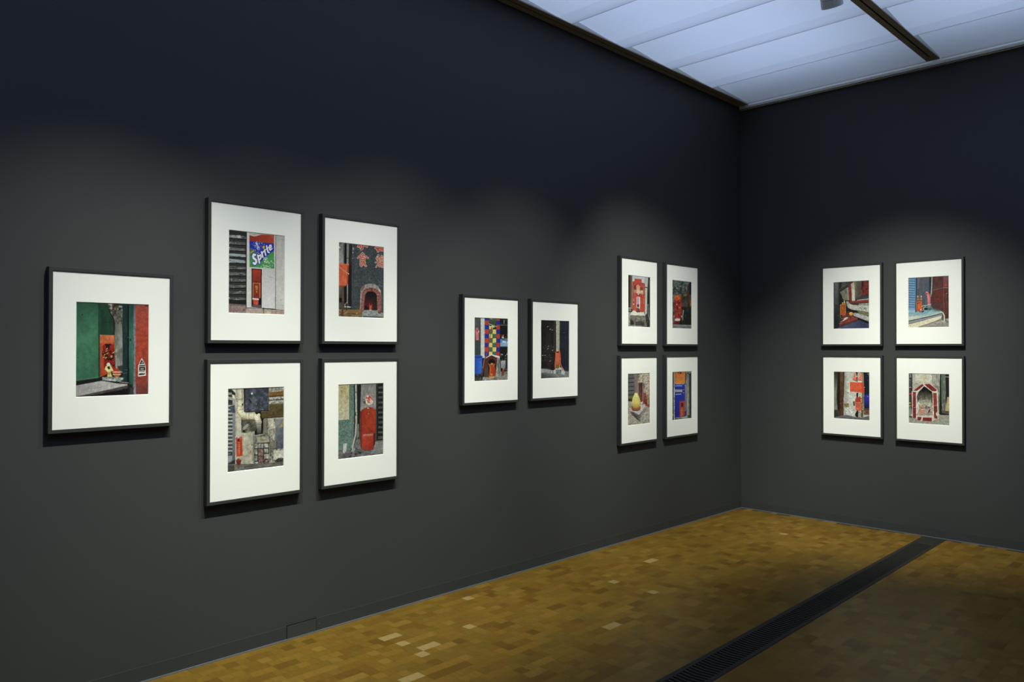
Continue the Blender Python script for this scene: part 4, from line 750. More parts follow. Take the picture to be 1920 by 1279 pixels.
bx = (308, 390, 438, 392, 444, 680, 360, 720, 312, 690); p.P((58, 50, 36), *bx); p.G((62, 52, 38), (78, 74, 66), 380, 480, 400, 640, (318, 470, 436, 470, 442, 690, 360, 715, 320, 680)); p.P((124, 90, 38), 330, 400, 432, 398, 430, 430, 400, 452, 340, 440); p.L((150, 112, 50), 7, 340, 450, 430, 420); p.N(.3, 26, 26, bx); p.N(.5, 24, 60, (310, 450, 360, 450, 350, 600, 310, 600), (92, 62, 30))
p.P((120, 80, 50), 490, 540, 545, 520, 545, 690, 495, 690); p.E((170, 112, 36), 510, 640, 14, 18); p.P((84, 70, 66), 490, 430, 545, 430, 545, 540, 492, 540)
p.P((34, 32, 32), 300, 700, 550, 700, 550, 1120, 290, 1110); p.N(.6, 34, 60, (300, 720, 480, 720, 480, 1100, 300, 1100), (78, 76, 72)); p.P((120, 122, 116), 330, 770, 362, 770, 350, 860, 340, 1020, 318, 1020); p.N(.5, 16, 30, (320, 770, 362, 770, 350, 1020, 318, 1020)); p.P((28, 26, 26), 390, 960, 550, 960, 550, 1120, 390, 1110); p.L((110, 70, 60), 5, 388, 965, 540, 960); p.L((96, 92, 92), 5, 505, 850, 530, 850)
rb = (140, 470, 160, 425, 210, 408, 260, 425, 282, 470, 290, 540, 312, 620, 300, 980, 270, 1000, 130, 980, 140, 800, 132, 620); p.P((166, 48, 40), *rb); p.N(.4, 34, 40, rb); p.N(.7, 34, 34, (140, 560, 300, 560, 300, 960, 140, 960), (110, 24, 26)); p.P((206, 84, 36), 145, 460, 165, 430, 265, 430, 280, 470, 276, 520, 200, 545, 150, 520); p.N(.4, 26, 26, (145, 430, 280, 430, 276, 520, 150, 520)); p.E((206, 130, 50), 215, 460, 12, 24); p.N(.6, 30, 34, (150, 580, 300, 580, 300, 740, 150, 740), (190, 60, 76)); p.E((226, 170, 160), 196, 644, 12, 16); p.E((206, 140, 120), 262, 712, 14, 16); p.S((214, 150, 130), .07, 15, (150, 540, 300, 540, 300, 950, 150, 950)); p.P((60, 16, 16), 196, 660, 214, 660, 216, 770, 198, 770); p.N(.6, 30, 30, (150, 760, 300, 760, 290, 900, 150, 900), (176, 66, 34)); p.L((214, 130, 100), 6, 205, 900, 215, 830)
p.P((206, 198, 190), 150, 985, 190, 962, 274, 975, 264, 1028, 156, 1020); p.N(.12, 30, 20, (150, 985, 190, 962, 274, 975, 264, 1028, 156, 1020)); p.P((120, 28, 26), 130, 1030, 262, 1032, 258, 1100, 130, 1096); p.N(.3, 30, 26, (130, 1030, 262, 1032, 258, 1100, 130, 1096)); p.P((24, 20, 20), 262, 1020, 300, 1020, 296, 1110, 258, 1106); p.E((214, 206, 180), 308, 920, 9, 26); p.P((206, 200, 180), 124, 900, 136, 880, 138, 940, 126, 950)
gd = (80, 1105, 300, 1115, 550, 1120, 550, 1230, 80, 1215); p.P((112, 112, 110), *gd); p.N(.3, 40, 14, gd); p.L((150, 150, 146), 14, 90, 1118, 540, 1140)
PICS['P9'] = p.done()

# -- P10: yellow pomelo
p = Pic([(78, 88), (555, 70), (565, 1153), (85, 1207)], 10)
p.put(p.M(None), (146, 138, 126))
p.P((70, 68, 70), 70, 80, 225, 75, 240, 640, 70, 640)
for k in range(5):
    y = 120+k*88; q = (76, y, 220, y-10, 222, y+46, 76, y+56); p.P((88, 86, 88), *q); p.N(.14, 50, 20, q); p.L((40, 38, 40), 12, 76, y+66, 224, y+54)
p.P((98, 94, 96), 220, 75, 262, 75, 270, 520, 232, 520); p.P((124, 84, 72), 262, 75, 290, 75, 292, 480, 272, 480); p.P((90, 80, 82), 290, 80, 340, 80, 310, 250, 296, 260); p.P((100, 88, 56), 76, 560, 200, 560, 200, 620, 76, 610); p.L((136, 120, 60), 7, 80, 614, 190, 604); p.P((50, 46, 44), 76, 622, 190, 622, 180, 690, 76, 670)
wl = (330, 75, 570, 65, 575, 900, 430, 900, 425, 280, 300, 270); p.P((162, 152, 134), *wl); p.N(.4, 22, 26, wl); p.S((206, 198, 180), .14, 16, wl); p.S((110, 98, 84), .18, 18, wl); p.N(.5, 40, 60, (440, 200, 570, 200, 570, 700, 460, 640), (146, 116, 86))
p.P((124, 50, 44), 420, 500, 470, 500, 510, 640, 560, 720, 560, 800, 420, 760); p.N(.4, 26, 36, (420, 500, 470, 500, 510, 640, 560, 720, 560, 800, 420, 760)); p.P((130, 118, 96), 480, 540, 570, 520, 570, 740, 510, 740); p.N(.3, 26, 26, (480, 540, 570, 520, 570, 740, 510, 740)); p.L((150, 70, 56), 16, 480, 760, 556, 760)
p.P((128, 92, 84), 290, 270, 424, 268, 420, 740, 340, 760, 292, 520); p.P((66, 36, 34), 312, 286, 396, 282, 394, 690, 345, 700, 316, 500); p.G((50, 34, 32), (96, 52, 44), 350, 300, 370, 640, (318, 290, 380, 290, 385, 690, 330, 690)); p.N(.4, 20, 40, (318, 290, 394, 290, 394, 690, 318, 690)); p.L((176, 130, 116), 6, 300, 284, 304, 520); p.L((160, 112, 104), 8, 410, 290, 405, 690); p.P((70, 62, 62), 424, 290, 444, 310, 440, 420, 424, 400); p.P((206, 180, 176), 358, 700, 404, 676, 408, 720, 366, 748)
gd = (70, 680, 180, 680, 160, 850, 330, 980, 420, 850, 560, 860, 575, 1160, 80, 1215); p.P((152, 144, 132), *gd); p.N(.28, 22, 18, gd); p.S((110, 102, 94), .16, 16, gd); p.S((190, 184, 172), .16, 16, gd); p.P((128, 112, 110), 420, 830, 480, 830, 470, 900, 400, 960, 380, 1000)
lg = (140, 890, 176, 790, 440, 740, 466, 742, 400, 880, 330, 970, 240, 920); p.P((176, 168, 162), *lg); p.N(.14, 40, 30, lg); p.P((74, 70, 68), 140, 890, 240, 920, 330, 970, 400, 880, 350, 1120, 300, 1080, 160, 960); p.N(.7, 34, 34, (140, 890, 240, 920, 330, 970, 400, 880, 350, 1120, 300, 1080, 160, 960), (150, 146, 142)); p.P((50, 48, 46), 160, 910, 230, 1000, 310, 1100, 290, 1000)
p.E((120, 54, 38), 262, 820, 102, 58); p.E((150, 70, 48), 262, 808, 100, 52); p.P((96, 40, 30), 165, 820, 200, 860, 290, 880, 350, 840, 350, 860, 290, 892, 190, 880)
po = (176, 720, 176, 660, 190, 600, 212, 550, 232, 502, 264, 494, 292, 510, 316, 570, 340, 620, 354, 690, 350, 760, 330, 800, 280, 826, 220, 818, 190, 790); p.P((176, 160, 66), *po)
p.G((206, 198, 110), (186, 172, 76), 220, 560, 330, 760, po); p.G((190, 172, 74), (150, 118, 44), 260, 720, 260, 826, (176, 720, 354, 690, 350, 760, 330, 800, 280, 826, 220, 818, 190, 790)); p.S((160, 146, 58), .12, 12, po, a=.6); p.E((214, 208, 140), 262, 530, 22, 24); p.E((176, 160, 60), 362, 662, 8, 12)
PICS['P10'] = p.done(1.2)

# -- P11: orange and blue signboard
p = Pic([(92, 92), (528, 77), (528, 1168), (90, 1220)], 11)
p.put(p.M(None), (62, 66, 64))
p.P((30, 34, 32), 80, 90, 128, 88, 130, 1210, 80, 1220); 
for k in range(22): p.L((84, 90, 84), 7, 92, 108+k*50, 126, 104+k*50)
p.P((44, 66, 50), 90, 560, 120, 560, 120, 800, 90, 800); p.E((170, 130, 40), 106, 1090, 12, 26); p.E((150, 60, 40), 100, 1130, 10, 12)
p.P((130, 126, 120), 122, 88, 148, 88, 146, 380, 122, 380)
og = (144, 90, 384, 82, 380, 370, 148, 368); p.P((196, 112, 44), *og); p.G((186, 100, 44), (206, 124, 50), 260, 100, 260, 340, og); p.N(.08, 40, 60, og)
K = (84, 44, 28)
for k in range(7): p.L(K, 9, 165, 110+k*36, 176, 122+k*36)
for q in ((215, 100, 240, 96), (226, 92, 224, 130), (250, 95, 300, 92), (256, 110, 298, 108), (276, 92, 276, 132), (254, 130, 300, 128)): p.L((60, 34, 26), 12, *q)
for k in range(6): p.L(K, 7, 200+k*26, 222+(k % 2)*8, 214+k*26, 214+(k % 3)*10)
bu = (142, 366, 384, 366, 390, 600, 384, 1150, 145, 1150); p.P((30, 44, 150), *bu); p.G((34, 50, 156), (28, 36, 136), 260, 400, 260, 1100, bu)
for k in range(10): p.L((206, 210, 214), 7, 170+k*19, 376, 181+k*19, 374)
for k in range(7): p.L((196, 206, 220), 11, 190+k*18, 416, 200+k*18, 410)
p.L((190, 200, 216), 10, 156, 416, 172, 416)
for k in range(4): p.R((206, 200, 130), 160+k*42, 502, 190+k*42, 556); p.L((40, 50, 130), 5, 166+k*42, 530, 186+k*42, 520); p.L((40, 50, 130), 5, 176+k*42, 506, 174+k*42, 550)
for k in range(7): p.L((200, 208, 222), 10, 168+k*19, 614-k, 178+k*19, 608-k)
for x, y in ((348, 505), (346, 575), (384, 404)): p.L((186, 196, 214), 9, x-8, y+5, x+8, y-4)
p.P((196, 196, 192), 126, 370, 142, 370, 144, 1200, 126, 1210); p.S((80, 84, 84), .35, 16, (124, 380, 146, 380, 146, 1200, 124, 1200)); p.P((210, 212, 214), 126, 480, 146, 470, 144, 620, 128, 630)
p.P((170, 172, 172), 376, 380, 400, 380, 396, 1000, 378, 1000, a=.55)
cv = (390, 200, 410, 130, 440, 112, 470, 150, 476, 1100, 420, 1140, 404, 700, 398, 400); p.G((108, 112, 112), (136, 134, 126), 430, 180, 430, 560, cv); p.N(.2, 20, 60, cv); p.L((30, 30, 28), 9, 392, 300, 396, 180, 440, 118, 478, 170); p.L((50, 50, 46), 8, 402, 560, 408, 760, 410, 1060); p.L((170, 168, 140), 9, 432, 640, 428, 1080); p.S((60, 60, 56), .25, 12, (420, 620, 440, 620, 440, 1080, 420, 1080)); p.L((80, 80, 76), 5, 456, 170, 462, 1060); p.P((150, 140, 80), 420, 430, 460, 430, 450, 510, 425, 500, a=.4)
p.P((34, 36, 34), 478, 100, 540, 100, 540, 1180, 480, 1170)
for k in range(24): p.L((72, 78, 70), 7, 482, 150+k*42, 528, 138+k*42)
p.P((110, 112, 108), 400, 80, 540, 76, 540, 112, 470, 130, 440, 104, 402, 130)
p.P((168, 54, 42), 256, 770, 372, 762, 372, 1110, 258, 1140); p.P((150, 60, 36), 280, 800, 352, 794, 350, 1110, 282, 1126); p.P((60, 22, 20), 288, 812, 336, 806, 336, 900, 292, 910); p.E((70, 26, 22), 318, 860, 12, 40); p.P((176, 92, 46), 284, 920, 330, 914, 330, 1110, 286, 1120); p.N(.3, 16, 24, (280, 800, 352, 794, 350, 1110, 282, 1126))
gd = (146, 1150, 260, 1140, 380, 1128, 420, 1100, 540, 1130, 540, 1180, 146, 1220); p.P((100, 104, 104), *gd); p.N(.25, 40, 16, gd); p.P((150, 152, 146), 290, 1140, 380, 1130, 410, 1105, 440, 1140, 400, 1165, 290, 1170); p.P((56, 58, 54), 440, 1100, 540, 1080, 540, 1170, 450, 1165); p.N(.5, 24, 20, (440, 1100, 540, 1080, 540, 1170, 450, 1165))
PICS['P11'] = p.done(1.25)

# -- P12: orange box, fruit, red pipe, pale trunk
p = Pic([(97, 122), (913, 78), (912, 1195), (100, 1208)], 12)
p.put(p.M(None), (52, 52, 46))
q = (90, 110, 225, 105, 225, 1210, 90, 1215); p.G((70, 74, 72), (34, 36, 38), 150, 200, 150, 1000, q); p.G((96, 98, 94), (70, 72, 70), 160, 140, 160, 560, (130, 120, 200, 118, 200, 640, 130, 640)); p.N(.12, 14, 120, q); p.E((150, 150, 150), 208, 894, 5, 6)
p.P((60, 70, 62), 230, 110, 480, 100, 400, 180, 250, 280); p.N(.5, 20, 60, (230, 110, 480, 100, 400, 180, 250, 280)); p.P((40, 42, 40), 225, 110, 300, 105, 260, 260, 228, 300); p.L((58, 60, 58), 40, 250, 300, 420, 180, 540, 108); p.L((34, 34, 34), 16, 240, 330, 440, 200, 470, 170); p.L((110, 110, 104), 5, 280, 250, 400, 172)
p.P((110, 108, 90), 250, 350, 450, 220, 455, 540, 400, 540, 340, 520); p.N(.3, 26, 90, (250, 350, 450, 220, 455, 540, 340, 520)); p.P((136, 132, 120), 400, 260, 450, 230, 452, 540, 420, 540); p.P((90, 92, 92), 250, 350, 300, 320, 330, 480, 300, 520); p.L((120, 116, 84), 30, 270, 350, 340, 520); p.P((24, 26, 24), 226, 380, 280, 400, 320, 560, 300, 640, 226, 640); p.N(.5, 30, 30, (226, 380, 280, 400, 320, 560, 226, 640), (54, 56, 50))
# wall beyond
p.P((176, 168, 150), 490, 170, 585, 100, 592, 560, 505, 570); p.N(.08, 20, 90, (490, 170, 585, 100, 592, 560, 505, 570)); p.P((196, 190, 178), 520, 300, 580, 300, 585, 540, 524, 545); p.P((112, 106, 66), 560, 100, 620, 96, 618, 480, 588, 500, 582, 200); p.P((78, 72, 68), 618, 96, 760, 88, 750, 420, 640, 500, 606, 520); p.N(.2, 30, 100, (618, 96, 760, 88, 750, 420, 640, 500)); p.P((92, 86, 84), 626, 110, 650, 110, 640, 470, 620, 480)
rr = (740, 85, 930, 75, 930, 420, 740, 430); p.P((112, 40, 34), *rr); p.N(.8, 40, 50, rr, (40, 26, 26)); p.N(.6, 40, 40, (760, 220, 930, 220, 930, 400, 760, 420), (150, 52, 38)); p.L((110, 90, 90), 7, 830, 180, 870, 160, 905, 152); p.P((96, 60, 52), 690, 140, 750, 130, 740, 400, 690, 420); p.P((40, 30, 32), 740, 90, 790, 90, 760, 280, 735, 300)
p.P((58, 56, 60), 600, 520, 700, 450, 930, 415, 930, 500, 700, 530); p.N(.2, 60, 20, (600, 520, 700, 450, 930, 415, 930, 500, 700, 530)); p.P((186, 180, 170), 640, 535, 930, 500, 930, 516, 640, 550)
# red pipe
p.L((96, 32, 30), 64, 470, 200, 484, 400, 486, 560); p.L((122, 44, 40), 46, 474, 195, 490, 400, 490, 560); p.L((120, 42, 40), 40, 440, 190, 480, 196); p.P((128, 44, 38), 452, 560, 520, 560, 930, 522, 930, 600, 700, 606, 500, 612, 460, 600); p.G((150, 60, 52), (108, 36, 34), 700, 545, 704, 606, (520, 560, 930, 522, 930, 600, 700, 606, 500, 612)); p.L((150, 62, 50), 6, 456, 240, 470, 540)
p.L((90, 30, 28), 8, 450, 380, 515, 385)
# trunk
p.P((60, 58, 52), 380, 560, 500, 610, 680, 640, 930, 610, 930, 640, 700, 660); p.P((142, 140, 132), 680, 620, 930, 604, 930, 670, 680, 660); p.N(.3, 30, 14, (680, 620, 930, 604, 930, 670, 680, 660))
tk = (388, 570, 430, 560, 470, 620, 540, 650, 930, 668, 930, 830, 760, 790, 640, 778, 520, 760, 440, 720, 396, 650); p.P((176, 174, 164), *tk); p.N(.14, 40, 24, tk); p.G((140, 138, 134), (180, 178, 170), 400, 640, 520, 640, (388, 570, 430, 560, 480, 640, 470, 735, 396, 650)); p.S((110, 108, 100), .09, 14, tk)
for x, y in ((705, 715), (735, 742), (800, 735), (832, 730), (836, 756), (815, 722)): p.E((44, 42, 40), x, y, 15, 8, 25)
p.P((110, 104, 74), 640, 780, 930, 830, 930, 900, 760, 880, 640, 830); p.N(.25, 40, 18, (640, 780, 930, 830, 930, 900, 640, 830)); p.P((26, 24, 22), 400, 720, 520, 765, 640, 782, 660, 840, 520, 820, 400, 780)
lt = (545, 850, 600, 830, 930, 925, 930, 1045, 760, 980, 560, 905); p.P((162, 160, 156), *lt); p.N(.35, 16, 14, lt); p.P((20, 20, 20), 560, 905, 930, 1045, 930, 1110, 660, 1000, 560, 940)
# blue floor, red plinth
p.P((56, 60, 92), 180, 1195, 640, 1020, 700, 1000, 930, 1120, 930, 1210, 100, 1220); p.G((68, 72, 104), (44, 46, 74), 400, 1160, 880, 1080, (180, 1195, 640, 1030, 930, 1130, 930, 1210, 150, 1220)); p.P((110, 112, 130), 150, 1195, 240, 1165, 260, 1200, 130, 1210, a=.5)
p.P((126, 52, 46), 236, 1050, 400, 940, 560, 920, 656, 960, 640, 985, 270, 1105); p.P((100, 38, 32), 246, 1090, 275, 1100, 650, 975, 655, 1005, 280, 1130, 250, 1155); p.P((196, 166, 160), 250, 1050, 380, 955, 430, 935, 420, 965, 330, 1020); p.N(.3, 26, 16, (236, 1050, 400, 940, 560, 920, 656, 960, 270, 1105)); p.L((190, 140, 130), 7, 240, 1080, 300, 1085); p.L((176, 120, 100), 5, 250, 1100, 252, 1150)
# box, bowl, fruit
p.P((26, 22, 18), 230, 620, 400, 620, 420, 900, 260, 960); p.P((172, 84, 36), 250, 640, 380, 630, 384, 860, 330, 890, 260, 880); p.G((140, 66, 30), (176, 76, 30), 270, 660, 360, 820, (266, 655, 372, 650, 376, 860, 330, 880, 270, 870)); p.L((206, 160, 84), 7, 258, 870, 256, 648, 378, 636, 380, 850); p.N(.6, 20, 20, (284, 680, 330, 680, 330, 760, 284, 760), (214, 130, 90)); p.L((206, 150, 80), 6, 300, 690, 304, 740)
p.P((206, 186, 130), 330, 600, 342, 540, 352, 540, 356, 585, 372, 590, 350, 615); p.E((200, 170, 100), 306, 604, 16, 12); p.P((150, 96, 50), 290, 615, 380, 610, 380, 632, 290, 636)
p.L((150, 136, 96), 8, 258, 880, 262, 930, 290, 965, 330, 975)
p.E((130, 48, 48), 345, 915, 54, 40); p.P((120, 40, 42), 300, 880, 396, 876, 392, 940, 310, 945); p.L((206, 176, 170), 6, 310, 888, 390, 878); p.P((206, 186, 180), 330, 965, 400, 930, 440, 945, 350, 990); p.E((96, 40, 26), 430, 866, 46, 38); p.E((110, 44, 30), 480, 905, 60, 26); p.E((206, 146, 56), 500, 855, 46, 42); p.E((220, 164, 76), 490, 845, 26, 22)
PICS['P12'] = p.done(1.08)

# -- P13: blue shutter, pink bent pipe
p = Pic([(68, 130), (910, 80), (920, 1172), (72, 1188)], 13)
p.put(p.M(None), (72, 78, 90))
q = (60, 125, 205, 120, 215, 860, 60, 870); p.P((92, 130, 164), *q)
for k in range(15):
    y = 132+k*50; p.P((60, 92, 128), 60, y, 196, y+10, 202, y+24, 60, y+16); p.L((136, 172, 196), 8, 60, y+38, 202, y+42)
p.G((84, 122, 160), (140, 176, 196), 130, 740, 130, 850, (60, 780, 212, 780, 215, 860, 60, 865))
p.P((52, 86, 130), 204, 120, 250, 115, 235, 620, 210, 640); p.P((84, 126, 172), 212, 120, 228, 120, 222, 620, 212, 630); p.P((30, 50, 76), 236, 118, 262, 118, 240, 560, 226, 620)
wd = (252, 115, 510, 100, 500, 690, 360, 700, 250, 640); p.G((86, 84, 94), (70, 82, 92), 280, 140, 460, 640, wd); p.N(.16, 18, 140, wd); p.N(.6, 30, 200, (370, 110, 510, 100, 500, 500, 370, 500), (58, 80, 108)); p.L((60, 66, 72), 4, 374, 120, 376, 600); p.P((100, 94, 110), 258, 130, 300, 130, 290, 360, 256, 360)
p.P((40, 42, 44), 505, 105, 560, 100, 556, 690, 520, 690, 510, 500)
rd = (570, 98, 800, 86, 810, 830, 560, 760); p.P((84, 48, 46), *rd); p.N(.18, 50, 60, rd); p.P((92, 42, 36), 585, 400, 795, 350, 800, 650, 600, 640); p.N(.5, 46, 40, (585, 400, 795, 350, 800, 650, 600, 640), (122, 44, 36)); p.N(.5, 40, 40, (580, 640, 810, 640, 815, 830, 590, 780), (70, 46, 42)); p.L((150, 120, 116), 5, 580, 388, 800, 336); p.L((132, 58, 46), 6, 610, 640, 690, 570, 740, 640)
p.P((100, 54, 58), 795, 86, 940, 78, 940, 980, 830, 990, 800, 700); p.N(.2, 40, 60, (795, 86, 940, 78, 940, 980, 830, 990, 800, 700)); p.G((118, 72, 84), (110, 56, 56), 850, 110, 850, 300, (800, 86, 940, 78, 940, 290, 800, 300)); p.P((92, 46, 38), 800, 345, 940, 340, 940, 980, 835, 990, 810, 700); p.N(.25, 30, 40, (800, 345, 940, 340, 940, 980, 835, 990, 810, 700)); p.L((176, 160, 156), 7, 800, 334, 940, 336); p.L((60, 40, 40), 6, 800, 318, 930, 320); p.P((172, 62, 40), 820, 300, 830, 250, 870, 240, 876, 296); p.E((206, 190, 180), 868, 460, 7, 10); p.L((126, 84, 88), 8, 800, 110, 804, 600, 812, 760); p.S((170, 150, 140), .05, 12, (830, 400, 920, 400, 920, 800, 830, 800))
p.L((120, 130, 128), 22, 562, 100, 556, 320, 546, 460, 538, 520); p.L((176, 184, 178), 10, 558, 100, 552, 320, 542, 470)
# step
sp_ = (60, 870, 215, 860, 400, 820, 560, 800, 770, 860, 770, 880, 66, 1040); p.P((150, 176, 184), *sp_); p.G((120, 158, 172), (176, 186, 180), 200, 880, 220, 1000, sp_); p.N(.08, 60, 30, sp_); p.P((190, 186, 176), 66, 960, 300, 930, 300, 990, 66, 1035); p.L((70, 110, 124), 5, 210, 850, 240, 905, 400, 880, 480, 840); p.P((110, 160, 170), 220, 860, 400, 840, 470, 830, 380, 880, 250, 900)
p.L((52, 50, 54), 13, 60, 1052, 300, 1000, 560, 935, 770, 880); p.P((130, 132, 140), 60, 1060, 560, 945, 770, 888, 775, 915, 560, 990, 60, 1110); p.L((80, 84, 92), 9, 60, 1112, 420, 1020); p.P((206, 196, 166), 66, 1118, 420, 1025, 770, 925, 760, 990, 600, 1060, 250, 1182, 66, 1188); p.N(.06, 60, 40, (66, 1118, 420, 1025, 770, 925, 760, 990, 600, 1060, 250, 1182)); p.L((120, 112, 90), 4, 302, 1060, 302, 1160); p.E((130, 100, 80), 112, 1144, 9, 6)
gd = (240, 1195, 600, 1070, 760, 1000, 820, 1060, 840, 1000, 940, 970, 940, 1190); p.P((150, 142, 134), *gd); p.N(.25, 40, 20, gd); p.P((120, 118, 118), 500, 1160, 940, 1080, 940, 1190, 300, 1195, a=.5); p.P((110, 104, 100), 840, 1000, 940, 1080, 940, 1110, 840, 1050)
# cups, box
for x in (268, 340):
    p.P((176, 112, 76), x-22, 510, x+20, 506, x+12, 545, x+24, 590, x-26, 594, x-10, 550); p.E((206, 150, 110), x, 524, 14, 16); p.E((130, 66, 40), x, 560, 9, 14); p.N(.4, 12, 12, (x-22, 510, x+20, 506, x+24, 590, x-26, 594))
p.P((120, 76, 56), 300, 596, 360, 596, 356, 630, 240, 630, 246, 600)
p.P((196, 100, 56), 236, 640, 350, 628, 360, 820, 330, 850, 250, 850); p.P((90, 34, 18), 250, 655, 340, 648, 346, 815, 262, 826); p.P((206, 82, 28), 264, 670, 346, 652, 348, 810, 268, 815); p.N(.12, 26, 40, (264, 670, 346, 652, 348, 810, 268, 815)); p.P((150, 60, 36), 270, 815, 320, 780, 370, 820, 350, 850, 280, 850); p.S((206, 190, 176), .3, 14, (270, 810, 400, 800, 400, 850, 280, 858)); p.P((206, 180, 170), 310, 800, 330, 784, 350, 812, 320, 825); p.P((30, 28, 30), 290, 840, 410, 830, 380, 862, 300, 860); p.S((150, 140, 136), .3, 13, (290, 836, 410, 830, 380, 862, 300, 860))
# pink pipe and valve
p.L((206, 196, 176), 10, 350, 730, 400, 716, 470, 710); p.L((90, 130, 130), 16, 390, 770, 420, 750, 470, 750); p.P((24, 28, 30), 400, 760, 470, 765, 470, 805, 420, 808); p.L((150, 190, 190), 12, 386, 800, 390, 760, 430, 740); p.P((52, 92, 90), 470, 740, 545, 740, 540, 810, 500, 824, 475, 800); p.N(.5, 20, 20, (470, 740, 545, 740, 540, 810, 500, 824, 475, 800), (110, 146, 140)); p.P((172, 152, 164), 466, 676, 548, 672, 530, 740, 475, 742); p.P((130, 120, 130), 474, 700, 540, 700, 528, 760, 478, 760)
for c, w_, dx in (((170, 78, 82), 74, 0), ((200, 106, 108), 52, -6), ((214, 126, 128), 24, -14)): p.L(c, w_, 455+dx, 455, 490+dx, 490, 502+dx, 560, 502+dx, 640)
p.E((150, 70, 78), 444, 458, 20, 34, -30); p.L((214, 214, 206), 10, 440, 428, 470, 428)
p.L((60, 100, 100), 20, 545, 750, 580, 800, 640, 830, 740, 835); p.L((130, 164, 160), 8, 548, 752, 585, 800, 650, 826, 740, 832); p.L((176, 170, 130), 26, 740, 842, 790, 870, 818, 930, 820, 1010, 806, 1065); p.L((214, 206, 170), 12, 745, 842, 795, 872, 822, 930, 822, 1010, 808, 1060); p.L((150, 150, 146), 7, 720, 1030, 760, 1070, 800, 1070)
PICS['P13'] = p.done(1.05, 0.2)

# -- P14: orange sheet on a whitewashed wall
p = Pic([(107, 90), (890, 100), (890, 1182), (108, 1132)], 14)
p.put(p.M(None), (170, 168, 160))
p.P((92, 90, 78), 95, 85, 200, 88, 200, 960, 95, 960); p.G((44, 44, 36), (122, 120, 110), 140, 120, 150, 560, (95, 85, 200, 88, 190, 640, 95, 640)); p.G((122, 120, 110), (110, 106, 96), 140, 600, 140, 940, (95, 600, 185, 600, 200, 945, 95, 945)); p.N(.15, 30, 90, (95, 85, 200, 88, 200, 960, 95, 960))
p.P((30, 28, 22), 195, 88, 250, 90, 240, 1120, 205, 1110, 170, 700); p.P((44, 40, 34), 95, 950, 240, 930, 250, 1130, 95, 1130); p.N(.6, 26, 40, (95, 950, 240, 930, 250, 1130, 95, 1130), (80, 74, 66)); p.L((24, 20, 16), 14, 180, 570, 190, 720, 215, 800)
po = (246, 88, 318, 90, 322, 1100, 240, 1100); p.P((90, 58, 34), *po); p.G((96, 68, 40), (74, 46, 28), 280, 120, 285, 700, po); p.N(.3, 16, 90, po); p.N(.7, 24, 40, (240, 640, 322, 640, 322, 1080, 240, 1080), (120, 56, 44)); p.S((150, 110, 84), .10, 14, (240, 660, 322, 660, 322, 1090, 240, 1090)); p.P((34, 28, 24), 316, 90, 345, 92, 330, 600, 322, 700)
wl = (340, 92, 620, 95, 640, 900, 590, 1090, 330, 1060, 330, 600); p.P((178, 176, 168), *wl); p.G((150, 148, 142), (184, 182, 174), 350, 300, 420, 300, wl); p.N(.12, 50, 60, wl); p.S((120, 116, 106), .05, 20, wl); p.S((70, 66, 58), .2, 26, (340, 510, 440, 510, 430, 570, 340, 580)); p.P((152, 152, 148), 340, 580, 440, 600, 420, 760, 340, 780, a=.5)
p.P((128, 114, 70), 330, 800, 430, 795, 438, 880, 330, 884); p.N(.7, 26, 24, (330, 800, 430, 795, 438, 880, 330, 884), (70, 56, 36))
tn = (350, 900, 420, 890, 540, 900, 600, 1020, 540, 1090, 420, 1060, 360, 1000); p.P((196, 194, 190), *tn); p.N(.5, 34, 34, tn, (130, 128, 124)); p.L((110, 108, 104), 6, 400, 920, 470, 1010); p.L((120, 118, 112), 6, 440, 930, 520, 900, 590, 1020); p.L((226, 224, 220), 10, 430, 930, 500, 1000)
p.P((34, 28, 26), 580, 95, 630, 95, 626, 190, 604, 170); p.P((36, 30, 26), 604, 560, 640, 560, 636, 680, 600, 660); p.P((28, 24, 22), 570, 1040, 610, 960, 640, 960, 640, 1120, 580, 1090)
p.P((110, 100, 80), 690, 96, 762, 98, 775, 560, 760, 960, 740, 1110, 700, 1110, 715, 560); p.N(.4, 20, 60, (690, 96, 762, 98, 775, 560, 740, 1110, 700, 1110, 715, 560)); p.P((184, 182, 176), 640, 560, 720, 570, 720, 680, 640, 660); p.S((80, 74, 62), .2, 18, (640, 560, 720, 570, 720, 680, 640, 660)); p.P((90, 76, 50), 700, 960, 770, 930, 740, 1110, 700, 1110); p.P((140, 132, 116), 640, 980, 710, 980, 690, 1120, 645, 1110); p.N(.5, 24, 30, (640, 980, 710, 980, 690, 1120, 645, 1110)); p.S((180, 176, 160), .3, 16, (715, 700, 760, 700, 750, 1000, 715, 1000))
bk_ = (762, 98, 905, 100, 905, 930, 768, 930, 775, 560); p.P((22, 26, 44), *bk_); p.N(.5, 40, 60, bk_, (14, 16, 22)); p.S((56, 72, 120), .14, 22, (790, 240, 880, 240, 860, 340, 790, 340)); p.P((34, 32, 140), 785, 620, 830, 590, 885, 620, 890, 820, 840, 870, 790, 850); p.G((44, 46, 170), (26, 24, 110), 810, 640, 870, 840, (785, 620, 830, 590, 885, 620, 890, 820, 840, 870, 790, 850)); p.E((190, 196, 220), 850, 640, 7, 9); p.P((110, 70, 50), 770, 950, 905, 940, 905, 1060, 770, 1050); p.N(.4, 40, 24, (770, 950, 905, 940, 905, 1060, 770, 1050)); p.P((60, 56, 54), 770, 900, 905, 900, 905, 955, 770, 950); p.E((160, 100, 90), 862, 140, 10, 20)
gd = (95, 1110, 330, 1060, 420, 1060, 560, 1100, 700, 1120, 905, 1070, 905, 1200, 95, 1145); p.P((92, 92, 96), *gd); p.N(.2, 60, 16, gd)
